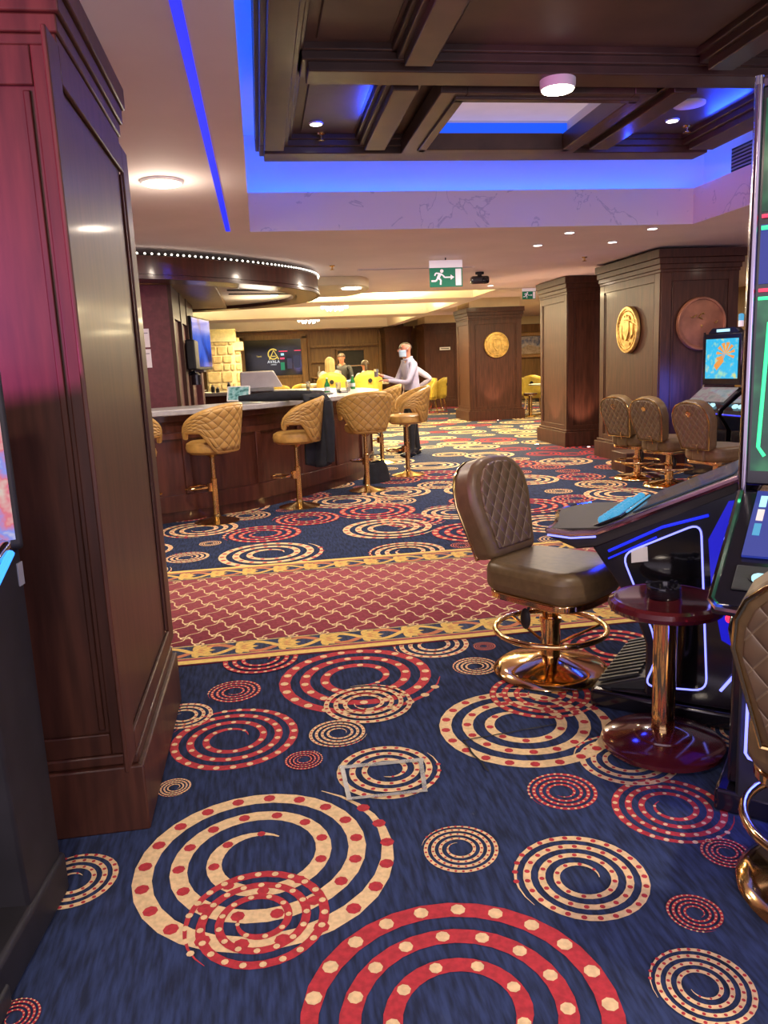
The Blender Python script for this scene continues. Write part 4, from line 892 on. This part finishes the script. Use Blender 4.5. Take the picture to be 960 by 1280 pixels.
# ------------------------------------------------------------------ distant row of slot machines facing the three chairs
def back_slot(loc, rz, label, scr):
    o = thing('slot_machine', label, 'slot machine', loc, rz, 'distant slot machines by the wide column')
    b = MB(); b.prism([(.05, .0), (.08, .55), (-.06, .72), (-.04, .78), (.30, 1.0), (.50, 1.0), (.50, 0)], -.29, .29, 'y'); b.build('cabinet', 'black', o, bevel=.01)
    b = MB(); X = Matrix.Translation((-.04, 0, .79)) @ Matrix.Rotation(-math.atan2(.22, .34), 4, 'Y'); b.X = X; b.box(.12, .38, -.25, .25, 0, .008); b.build('lower_screen', 'pink_tab', o)
    for k in range(5):
        b = MB(); b.X = X @ Matrix.Translation((.045, -.16 + k * .08, 0)); b.prism(rrect(.05, .06, .015), 0, .02); b.build('button', 'cyanw', o)
    b = MB(); b.tube([(-.06, -.28, .735), (-.07, 0, .73), (-.06, .28, .735)], .008, 6); b.build('deck_light', 'blue', o)
    b = MB(); b.box(.28, .36, -.27, .27, 1.03, 1.60); b.build('screen_case', 'black', o, bevel=.012)
    b = MB(); b.box(.272, .28, -.225, .225, 1.10, 1.54); b.build('display', scr, o)
    if scr == 'seascr':
        b = MB(); b.X = Matrix.Translation((.269, -.06, 1.37))
        for k in range(9):
            a = k * .55 - .4; b.add([(0, 0, 0), (-.001, -.13 * math.cos(a) - .02 * math.sin(a), .13 * math.sin(a)), (-.001, -.13 * math.cos(a + .25), .13 * math.sin(a + .25))], [(0, 1, 2)])
        b.prism([(.05, -.02), (.16, -.12), (.12, -.18), (.02, -.08)], -.001, .0, 'x'); b.build('coral_picture', glow('orange_picture', (.95, .35, .05), .9), o)
    for q in (-.28, .28): b = MB(); b.tube([(.30, q, 1.0), (.30, q, 1.62)], .014, 8); b.build('side_rail', 'chrome', o)
    bb_ = MB(); bb_.X = Matrix.Rotation(PI / 2, 4, 'Z'); bb_.v = []; bb_.prism(fillet([(-.22, 1.60), (.22, 1.60), (.16, 1.66), (-.16, 1.66)], .02), -.37, -.29, 'y'); bb_.build('top_cap', 'black', o)
    b = MB(); b.box(.283, .289, -.09, .09, 1.615, 1.645); b.build('top_light', 'cyanw', o)
    b = MB(); b.lathe([(.028, 1.66), (.028, 1.72), (.022, 1.725)], 16, (.33, -.20, 0)); b.build('candle_base', 'signw', o)
    b = MB(); b.lathe([(.028, 1.725), (.028, 1.79), (.01, 1.80)], 16, (.33, -.20, 0)); b.build('candle_lamp', 'cyan', o)
    return o
back_slot((4.86, 8.12, 0), math.radians(15), 'distant slot machine showing a blue sea picture', 'seascr')
back_slot((4.98, 7.45, 0), math.radians(13), 'distant slot machine with a pink screen, half behind the chrome rail', 'pinks')
lamp('machine_glow', 'AREA', (4.9, 8.5, .95), 6, (.05, .12, 1), .5, (4.9, 8.9, .9))
cb = thing('cable_box', 'low brown floor box with a socket by the three chairs', 'floor box', (4.36, 8.86, 0)); b = MB(); b.box(-.08, .28, -.10, .30, 0, .24); b.build('case', 'wood', cb, bevel=.01); b = MB(); b.box(.02, .09, -.11, -.10, .09, .16); b.build('socket', 'paper', cb)

# ------------------------------------------------------------------ far lounge
dw = thing('screen_surround', 'wide brown frame round the dark screen with gold logo', 'wall frame', (.46, 26.35, 0))
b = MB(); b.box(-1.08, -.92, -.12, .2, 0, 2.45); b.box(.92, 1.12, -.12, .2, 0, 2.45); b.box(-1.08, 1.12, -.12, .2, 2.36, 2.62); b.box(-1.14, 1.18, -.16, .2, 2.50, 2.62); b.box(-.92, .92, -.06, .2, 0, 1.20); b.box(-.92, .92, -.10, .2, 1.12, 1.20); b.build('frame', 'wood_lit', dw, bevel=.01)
dp = thing('display_screen', 'dark wall screen with gold letters under a round logo', 'screen', (.46, 26.25, 1.78)); MB().box(-.92, .92, -.02, .1, -.58, .58).build('panel', 'scr_black', dp)
b = MB()
for rr in (.16,):
    b.tube([(rr * math.cos(a), -.03, .12 + rr * math.sin(a)) for a in [.75 + k * .2 for k in range(25)]], .022, 6)
b.tube([(-.13, -.032, -.05), (0.02, -.032, .24), (.17, -.032, -.05)], .022, 6); b.tube([(-.05, -.032, .05), (.08, -.032, .05)], .015, 6); b.build('round_logo', 'logo', dp)
text('AVALA', .13, 'txt', dp, 'lettering', (.0, -.03, -.13)); text('CASINO', .05, 'txt', dp, 'small_lettering', (.0, -.03, -.22)); text('Tiplobi', .06, 'logo', dp, 'side_lettering', (-.46, -.03, .06))
for nm, x, z, w_, h_, mt in (('red_bar', .33, .20, .28, .025, 'redl'), ('red_bar', .80, .21, .22, .02, 'redl'), ('blue_tile', .30, .10, .10, .07, 'cyanw'), ('red_tile', .29, -.03, .14, .05, 'redl'), ('green_tile', .29, -.28, .13, .25, mat('green_tile', (0, .1, .06), .5, emit=(.0, .22, .12), es=.8)), ('navy_tile', .52, -.20, .16, .34, mat('navy_tile', (.01, .015, .05), .4, emit=(.02, .03, .12), es=.6)), ('navy_tile', .76, -.15, .22, .40, mat('navy_tile', (.01, .015, .05), .4, emit=(.02, .03, .10), es=.6))):
    MB().box(x - w_ / 2, x + w_ / 2, -.026, -.02, z - h_ / 2, z + h_ / 2).build(nm, mt, dp)
# stone pier
stp = thing('stone_pier', 'pale rubble stone pier left of the dark wall screen', 'pillar', (-1.0, 23.6, 0), 0, None, 'thing')
MB().box(-.55, .30, 0, .8, 0, 2.62).build('core', 'mortar', stp); MB().box(.30, .47, .2, .8, 0, 2.0).build('return_core', 'mortar', stp)
b = MB(); random.seed(11); z = .05
while z < 2.2:
    h = random.uniform(.2, .34); x = -.54
    while x < .28:
        w_ = random.uniform(.18, .42); x1 = min(.29, x + w_)
        if x1 - x > .1: b.prism(fillet([(x + .02, z + .02), (x1 - .02, z + .015), (x1 - .015, z + h - .02), (x + .015, z + h - .025)], .05, 3), -.035, .05, 'y')
        x = x1
    b.prism(fillet([(.32, z + .02), (.46, z + .02), (.46, z + h * .85), (.32, z + h * .85)], .04, 3), .165, .25, 'y'); z += h
b.build('stones', 'stone', stp, bevel=.012)
b = MB(); b.box(-.60, .36, -.06, .8, 2.25, 2.62); b.build('lintel', 'mortar', stp, bevel=.02); b = MB(); b.box(.28, .56, .1, .8, 2.0, 2.25); b.build('corbel', 'mortar', stp, bevel=.02)
# wall shelves and dark niche
nc = thing('wall_niche', 'dark niche framed in the brown back wall', 'niche', (2.6, 26.5, 1.5))
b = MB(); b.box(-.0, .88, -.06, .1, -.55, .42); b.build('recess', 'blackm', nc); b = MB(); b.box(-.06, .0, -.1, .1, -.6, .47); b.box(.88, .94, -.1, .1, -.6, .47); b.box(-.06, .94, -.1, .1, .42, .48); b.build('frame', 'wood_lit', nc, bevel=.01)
b = MB(); b.box(.1, .8, -.08, .0, -.1, -.07); b.build('shelf_edge', 'brass', nc)
wp = thing('wall_panelling', 'brown panel frames on the back wall behind the seated women', 'panelling', (2.9, 26.55, 0))
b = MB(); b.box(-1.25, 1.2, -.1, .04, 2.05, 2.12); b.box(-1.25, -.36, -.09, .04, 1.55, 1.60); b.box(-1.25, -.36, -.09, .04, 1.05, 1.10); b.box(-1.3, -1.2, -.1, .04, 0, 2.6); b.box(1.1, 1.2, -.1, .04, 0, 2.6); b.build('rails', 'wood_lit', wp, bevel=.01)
o = thing('dispenser_bottle', 'small white bottle on the shelf right of the dark screen', 'bottle', (1.95, 26.30, 1.10)); MB().lathe([(.005, 0), (.07, 0), (.07, .14), (.02, .2), (.02, .30)], 16).build('body', 'paper', o); MB().lathe([(.02, .30), (.03, .31), (.03, .34), (.005, .35)], 12).build('pump', 'paper', o)
o = thing('bottle_shelf', 'narrow shelf holding the white bottle', 'shelf', (1.95, 26.3, 1.05)); b = MB(); b.box(-.25, .25, -.1, .28, 0, .05); b.box(-.2, -.17, .0, .28, -.12, 0); b.box(.17, .2, .0, .28, -.12, 0); b.build('board', 'wood_lit', o)
pt = thing('framed_painting', 'gold framed landscape painting on the far wall', 'painting', (9.1, 26.58, 1.86))
MB().box(-.62, .62, -.04, 0, -.30, .30).build('canvas', 'paint', pt)
b = MB(); b.box(-.74, .74, -.08, 0, .30, .44); b.box(-.74, .74, -.08, 0, -.44, -.30); b.box(-.74, -.62, -.08, 0, -.30, .30); b.box(.62, .74, -.08, 0, -.30, .30); b.build('frame', 'brass', pt, bevel=.02)
b = MB(); b.prism([(-.62, -.30), (.62, -.30), (.62, -.08), (.2, .02), (-.1, -.12), (-.4, -.02), (-.62, -.1)], -.046, -.04, 'y'); b.build('painted_hills', mat('painted_ground', (.40, .28, .18), .6, scale=12, col2=(.62, .48, .36)), pt)

# chandeliers in the yellow trays
for i, (x, y) in enumerate(((1.75, 17.9), (1.45, 22.6))):
    o = thing('chandelier', ['small crystal chandelier in the nearer yellow ceiling bay', 'small crystal chandelier in the farther yellow ceiling bay'][i], 'chandelier', (x, y, 3.1))
    b = MB(); b.tube([(0, 0, 0), (0, 0, -.25)], .012); b.lathe([(.32, -.30), (.32, -.25), (.02, -.24)], 20); b.build('frame', 'brass', o)
    cr = MB().ball((0, 0, 0), .022, .022, .05, n=8); f0 = None
    for rr, nn in ((.29, 14), (.17, 9)):
        for k in range(nn):
            p = (rr * math.cos(6.283 * k / nn), rr * math.sin(6.283 * k / nn), -.36 - (.05 if rr < .2 else 0))
            if f0 is None: f0 = q = cr.build('crystal', 'lampw2', o)
            else: q = f0.copy(); COL.objects.link(q)
            q.location = p

# yellow chairs and gaming tables
def make_yellow(name, zs, zt_, tall=False):
    o = thing(name, '', 'chair')
    b = MB(); b.prism(fillet([(-.24, -.24), (.25, -.24), (.27, 0), (.25, .24), (-.24, .24)], .09), zs - .10, zs); b.build('seat', 'yellow', o, bevel=.03, seg=3)
    A = 1.45
    def fn(u, k):
        q = (u * 2 - 1) * A; z1 = zs + .18 + (zt_ - zs - .18) * max(0, math.cos(q * .95)) ** .6; z = zs - .04 + (z1 - zs + .04) * k; r = .27 + .03 * k
        return (-r * math.cos(q), r * math.sin(q), z)
    b = MB(); b.grid(fn, 24, 6); b.build('backrest', 'yellow', o, thick=.07)
    b = MB(); b.X = Matrix.Translation((-.338, 0, zt_ - .20)) @ Matrix.Rotation(-PI / 2, 4, 'Y'); b.lathe([(.045, 0), (.045, .012), (.03, .014), (.03, .008), (.004, .008)], 18); b.build('badge', 'blackm', o)
    if tall:
        MB().lathe([(.22, 0), (.22, .015), (.04, .04), (.04, zs - .1)], 24).build('pedestal', 'brass', o)
    else:
        for sx in (-1, 1):
            for sy in (-1, 1):
                b = MB(); b.tube([(sx * .24, sy * .22, 0), (sx * .18, sy * .17, zs - .09)], [.013, .02], 8); b.build('leg', 'brass', o)
    return o
yc = make_yellow('lounge_chair', .48, .98)
yt = make_yellow('tall_lounge_chair', .72, 1.30, True)
GY = 'yellow lounge chairs'
YC = [(4.55, 21.6, 200, 'yellow chair with a dark round badge, left one of the pair by the far column'), (4.98, 22.2, 150, 'yellow chair, right one of the pair by the far column'),
      (7.15, 20.0, 60, 'yellow chair partly hidden left of the white table'), (7.9, 20.6, 185, 'yellow chair with dark badge cut off by the tall column'), (7.3, 21.6, 300, 'yellow chair behind the white table'),
      (.47, 22, 100, 'low yellow chair back showing over the bar, left one'), (1.18, 22.5, 80, 'low yellow chair back showing over the bar, right one')]
for i, (x, y, a, lb) in enumerate(YC):
    if i == 0: yc.location = (x, y, 0); yc.rotation_euler = (0, 0, math.radians(a)); yc['label'] = lb; yc['group'] = GY
    else: dup(yc, (x, y, 0), math.radians(a), lb, GY)
YT = [(1.49, 16.72, 85, 'tall yellow chair holding the blond woman'), (2.22, 16.57, 95, 'tall yellow chair holding the dark haired woman')]
for i, (x, y, a, lb) in enumerate(YT):
    if i == 0: yt.location = (x, y, 0); yt.rotation_euler = (0, 0, math.radians(a)); yt['label'] = lb; yt['group'] = GY
    else: dup(yt, (x, y, 0), math.radians(a), lb, GY)
tb = thing('gaming_table', 'white topped gaming table among the tall yellow chairs', 'table', (1.9, 17.85, 0))
b = MB(); b.prism(rrect(2.0, .9, .4, 8), .98, 1.05); b.build('top', 'tabletop', tb, bevel=.02); b = MB(); b.box(-.5, .5, -.2, .2, 0, .98); b.build('pedestal', 'wood_lit', tb, bevel=.02); b = MB(); b.box(-.3, .3, -.2, .1, 1.05, 1.10); b.build('layout_tray', 'cyanw', tb)
tb = thing('lounge_table', 'round white table on a brass post between the two lit columns', 'table', (7.05, 18.85, 0))
MB().lathe([(.005, .74), (.42, .74), (.43, .77), (.005, .78)], 32).build('top', 'tabletop', tb); MB().lathe([(.25, 0), (.25, .02), (.06, .05), (.05, .74)], 24).build('post', 'brass', tb)
o = thing('side_stand', 'small brass post stand beside the warm lit column', 'stand', (6.45, 18.3, 0)); MB().lathe([(.13, 0), (.13, .03), (.045, .05), (.045, .50), (.16, .52), (.16, .55), (.005, .56)], 20).build('post', 'brass', o); MB().lathe([(.165, .55), (.165, .58), (.005, .582)], 20).build('cap', 'wood', o)

# ------------------------------------------------------------------ people
def person(label, loc, rz, J, E, mats, extra=None, sub=2):
    """one skin surface grown on a joint graph; J: name -> ((x,y,z), radius[, ry], region)"""
    names = list(J); idx = {n: i for i, n in enumerate(names)}
    me = bpy.data.meshes.new('person'); me.from_pydata([J[n][0] for n in names], [(idx[a], idx[b_]) for a, b_ in E], [])
    o = bpy.data.objects.new('person', me); COL.objects.link(o)
    md = o.modifiers.new('skin', 'SKIN'); md.use_smooth_shade = True; md.branch_smoothing = .3
    if not me.skin_vertices: 
        me.attributes.new if 0 else None
    sv = me.skin_vertices[0].data if len(me.skin_vertices) else None
    if sv is None:
        bpy.context.view_layer.objects.active = o; bpy.ops.object.modifier_remove(modifier='skin'); bpy.ops.object.modifier_add(type='SKIN'); sv = me.skin_vertices[0].data
    for n in names:
        r = J[n][1]; sv[idx[n]].radius = r if isinstance(r, tuple) else (r, r)
    sv[0].use_root = True
    ss = o.modifiers.new('smooth', 'SUBSURF'); ss.levels = sub; ss.render_levels = sub
    dg = bpy.context.evaluated_depsgraph_get(); ev = o.evaluated_get(dg); nm = bpy.data.meshes.new_from_object(ev)
    o.modifiers.clear(); o.data = nm
    for q in mats: nm.materials.append(M[q])
    seg = [(Vector(J[a][0]), Vector(J[b_][0]), J[b_][2]) for a, b_ in E]
    for p in nm.polygons:
        c = p.center; best = None
        for A, B, rg in seg:
            d = B - A; t = max(0, min(1, (c - A).dot(d) / max(1e-9, d.length_squared))); q = (A + d * t - c).length
            if best is None or q < best[0]: best = (q, rg)
        p.material_index = best[1]; p.use_smooth = True
    o.location = loc; o.rotation_euler = (0, 0, rz)
    return tag(o, label, 'person')
def hand(J, E, wrist, tip_dir, side, pre, curl=.4):
    """palm with four bent fingers and a thumb leaving its side"""
    W_ = Vector(J[wrist][0]); d = Vector(tip_dir).normalized(); s_ = Vector(side).normalized(); nrm = d.cross(s_)
    J[pre + 'palm'] = (tuple(W_ + d * .05), (.038, .020), 0); E.append((wrist, pre + 'palm'))
    for k, (off, L_) in enumerate(((-.030, .070), (-.010, .080), (.010, .075), (.030, .060))):
        a = W_ + d * .085 + s_ * off; b_ = a + d * L_ * .5 + nrm * L_ * curl * .3; c = b_ + d * L_ * .35 + nrm * L_ * curl * .6
        for q, p in enumerate((a, b_, c)): J['%sf%d%d' % (pre, k, q)] = (tuple(p), .010 - .001 * q, 0)
        E.append((pre + 'palm', '%sf%d0' % (pre, k))); E.append(('%sf%d0' % (pre, k), '%sf%d1' % (pre, k))); E.append(('%sf%d1' % (pre, k), '%sf%d2' % (pre, k)))
    a = W_ + d * .03 - s_ * .045; b_ = a + d * .045 - s_ * .02 + nrm * .02
    J[pre + 't0'] = (tuple(a), .012, 0); J[pre + 't1'] = (tuple(b_), .010, 0); E.append((pre + 'palm', pre + 't0')); E.append((pre + 't0', pre + 't1'))
def body(h=1.75, lean=0., sit=None, arms=None, shoe=True):
    """standing figure facing +x; regions 0 skin, 1 shirt, 2 trousers"""
    k = h / 1.75; J = {}; E = []
    L = lambda x, y, z: ((x + lean * max(0, z - .95)) * k, y * k, z * k)
    def j(n, p, r, rg, par=None):
        J[n] = (p, r if isinstance(r, tuple) else r * k, rg)
        if par: E.append((par, n))
    j('pelvis', L(0, 0, .95), (.165 * k, .125 * k), 2); j('waist', L(0, 0, 1.10), (.165 * k, .13 * k), 1, 'pelvis'); j('chest', L(.01, 0, 1.30), (.20 * k, .14 * k), 1, 'waist'); j('collar', L(0, 0, 1.44), (.10 * k, .08 * k), 1, 'chest')
    j('neck', L(.015, 0, 1.51), .055, 0, 'collar'); j('jaw', L(.04, 0, 1.58), (.065 * k, .075 * k), 0, 'neck'); j('brow', L(.03, 0, 1.66), (.076 * k, .092 * k), 0, 'jaw'); j('crown', L(.015, 0, 1.72), (.055 * k, .07 * k), 0, 'brow')
    for s_, q in ((1, 'l'), (-1, 'r')):
        j(q + 'sh', L(0, s_ * .19, 1.41), .065, 1, 'collar')
        (ex, ey, ez), (wx, wy, wz) = (arms or {}).get(q, ((-.02, .25, 1.13), (.06, .26, .90)))
        j(q + 'el', L(ex, s_ * ey, ez), .046, 1, q + 'sh'); j(q + 'wr', L(wx, s_ * wy, wz), .030, 1, q + 'el')
        d = Vector(J[q + 'wr'][0]) - Vector(J[q + 'el'][0]); hand(J, E, q + 'wr', d, d.cross(Vector((0, 0, 1))) if abs(d.normalized().z) < .9 else (1, 0, 0), q)
        sx = {'l': .10, 'r': -.10}[q]
        j(q + 'hip', L(0, s_ * .09, .90), .095, 2, 'pelvis')
        if sit:
            j(q + 'kn', L(.42, s_ * .12, .90 - .0), .065, 2, q + 'hip'); j(q + 'an', L(.44, s_ * .12, .47), .045, 2, q + 'kn'); j(q + 'toe', L(.56, s_ * .13, .43), .035, 2, q + 'an')
        else:
            j(q + 'kn', L(sx * .6 + .02, s_ * .10, .50), .062, 2, q + 'hip'); j(q + 'an', L(sx, s_ * .11, .09), .042, 2, q + 'kn'); j(q + 'toe', L(sx + .16, s_ * .13, .035), .036, 2, q + 'an')
    return J, E
def face(o, head, k, hair=None, hairmat=None, mask=False, style='short'):
    hx, hy, hz = head
    b = MB()
    for s_ in (-1, 1):
        b.ball((hx - .005, hy + s_ * .080 * k, hz - .02), .022 * k, .010 * k, .032 * k, 8)
    b.ball((hx + .092 * k, hy, hz - .03 * k), .018 * k, .013 * k, .022 * k, 8); b.build('ears_and_nose', 'skin', o)
    b = MB()
    for s_ in (-1, 1): b.ball((hx + .080 * k, hy + s_ * .030 * k, hz + .002), .008 * k, .012 * k, .007 * k, 8)
    b.build('eyes', 'blackm', o)
    b = MB(); b.ball((hx + .076 * k, hy, hz - .075 * k), .010 * k, .022 * k, .006 * k, 8); b.build('mouth', 'burgundy', o)
    if mask:
        b = MB(); b.grid(lambda u, q: (hx + (.106 - .006 * (1 - q)) * k - .085 * k * abs(u * 2 - 1) ** 2.2, hy + (u * 2 - 1) * .070 * k * (.8 + .2 * q), hz + (-.135 + .10 * q) * k), 10, 6); b.build('face_mask', 'mask', o, thick=.006)
        b = MB()
        for s_ in (-1, 1): b.tube([(hx + .02, hy + s_ * .082 * k, hz - .03), (hx - .01, hy + s_ * .092 * k, hz - .0)], .003, 5)
        b.build('mask_loop', 'mask', o)
    if style == 'short' and hairmat:
        b = MB(); b.grid(lambda u, q: (hx - .022 * k + .100 * k * math.cos(2 * PI * u) * math.sin(PI * .5 * q + .02), hy + .086 * k * math.sin(2 * PI * u) * math.sin(PI * .5 * q + .02), hz + .0 + .088 * k * math.cos(PI * .5 * q)), 16, 6, 0, True); b.build('hair', hairmat, o, thick=.012)
    if style == 'long' and hairmat:
        def hf(u, q):
            a = PI * (.22 + 1.56 * u); r = 1 if q < .4 else 1 + .25 * (q - .4)
            z = hz + .10 * k * math.cos(PI * .5 * min(1, q / .4)) - (.42 * k * max(0, q - .4) / .6); s = math.sin(PI * .5 * min(1, q / .4) + .02)
            return (hx - .01 + .105 * k * r * math.cos(a) * s - (.03 if q > .4 else 0), hy + .100 * k * r * math.sin(a) * s, z)
        b = MB(); b.grid(hf, 18, 14); b.build('hair', hairmat, o, thick=.02)
    if style == 'bun' and hairmat:
        face(o, head, k, None, hairmat, False, 'short') if 0 else None
        b = MB(); b.grid(lambda u, q: (hx - .022 * k + .104 * k * math.cos(2 * PI * u) * math.sin(PI * .56 * q + .02), hy + .092 * k * math.sin(2 * PI * u) * math.sin(PI * .56 * q + .02), hz + .094 * k * math.cos(PI * .56 * q)), 16, 8, 0, True)
        b.tube([(hx - .10 * k, hy, hz - .01), (hx - .13 * k, hy, hz - .10 * k), (hx - .12 * k, hy, hz - .24 * k)], [.035 * k, .035 * k, .012 * k], 10); b.build('hair', hairmat, o)
# bald man in a lavender shirt, turned to the bar, holding a drink
J, E = body(1.74, .10, None, {'r': ((.14, .26, 1.16), (.40, .16, 1.25)), 'l': ((.16, .24, 1.14), (.40, .08, 1.18))})
p1 = person('bald man in lavender shirt and blue face mask standing at the bar end', (2.29, 11.80, 0), math.radians(192), J, E, ['skin', 'shirt', 'trousers'])
face(p1, J['brow'][0], 1., None, None, True, 'none')
b = MB(); b.lathe([(.155, 1.075), (.158, 1.10), (.155, 1.11)], 28, (.02, 0, -.09), sy=1.0, sx=.72); b.build('belt', 'blackm', p1)
b = MB(); c0 = Vector(J['collar'][0]); b.tube([(c0.x + .02 + .065 * math.cos(a), .065 * math.sin(a), c0.z + .06 - .02 * math.cos(a)) for a in [q * PI / 8 for q in range(16)]], .014, 6, True); b.build('shirt_collar', 'shirt', p1)
b = MB()
for q in 'lr':
    a = Vector(J[q + 'an'][0]); b.ball((a.x + .07, a.y + (.01 if q == 'l' else -.01), .045), .14, .05, .045, 12)
b.build('shoes', 'black', p1)
gl = thing('drinking_glass', 'dark drink glass held up in the bald man\'s hand', 'glass', (1.71, 11.66, 1.235)); MB().lathe([(.005, 0), (.03, 0), (.036, .12), (.033, .12), (.027, .01), (.005, .01)], 18).build('bowl', 'glass', gl); MB().lathe([(.005, .012), (.026, .012), (.030, .08), (.005, .08)], 16).build('drink', 'cherry', gl)
# second man behind him, hand on hip
J, E = body(1.74, .06, None, {'l': ((-.34, .30, 1.17), (-.10, .17, 1.03)), 'r': ((-.02, .25, 1.13), (.1, .2, .92))})
p2 = person('man in white shirt behind the bald man, hand on hip', (2.36, 12.42, 0), math.radians(172), J, E, ['skin', 'shirt2', 'trousers'])
face(p2, J['brow'][0], 1., None, 'brown_h', False, 'short')
b = MB()
for q in 'lr':
    a = Vector(J[q + 'an'][0]); b.ball((a.x + .07, a.y, .045), .14, .05, .045, 12)
b.build('shoes', 'black', p2)
# people round the gaming table
J, E = body(1.66, .10, True, {'l': ((.14, .26, 1.14), (.38, .18, 1.08)), 'r': ((.14, .26, 1.14), (.38, .18, 1.08))})
p3 = person('woman with long blond hair seated at the gaming table', (1.47, 16.75, -.06), math.radians(85), J, E, ['skin', 'shirt2', 'trousers']); face(p3, J['brow'][0], .95, None, 'blond', False, 'long')
M['vest'] = M['blackm']
J, E = body(1.72, .08, None, {'l': ((.10, .26, 1.14), (.34, .2, 1.05)), 'r': ((.10, .26, 1.14), (.34, .2, 1.05))})
p4 = person('dealer in black standing beyond the blond woman', (1.95, 18.75, 0), math.radians(250), J, E, ['skin', 'vest', 'trousers']); face(p4, J['brow'][0], .97, None, 'brown_h', False, 'short')
J, E = body(1.58, .10, True, {'l': ((.10, .26, 1.14), (.36, .18, 1.08)), 'r': ((.10, .26, 1.14), (.36, .18, 1.08))})
p5 = person('dark haired woman in white sleeves and black vest seated with her back turned', (2.22, 16.6, -.06), math.radians(95), J, E, ['skin', 'shirt2', 'trousers']); face(p5, J['brow'][0], .95, None, 'brown_h', False, 'bun')
b = MB(); c0 = J['chest'][0]; b.lathe([(.150, -.24), (.165, -.02), (.175, .06), (.10, .16)], 24, (c0[0] - .01, 0, c0[2]), sx=.80, sy=1.02); b.build('vest', 'blackm', p5)
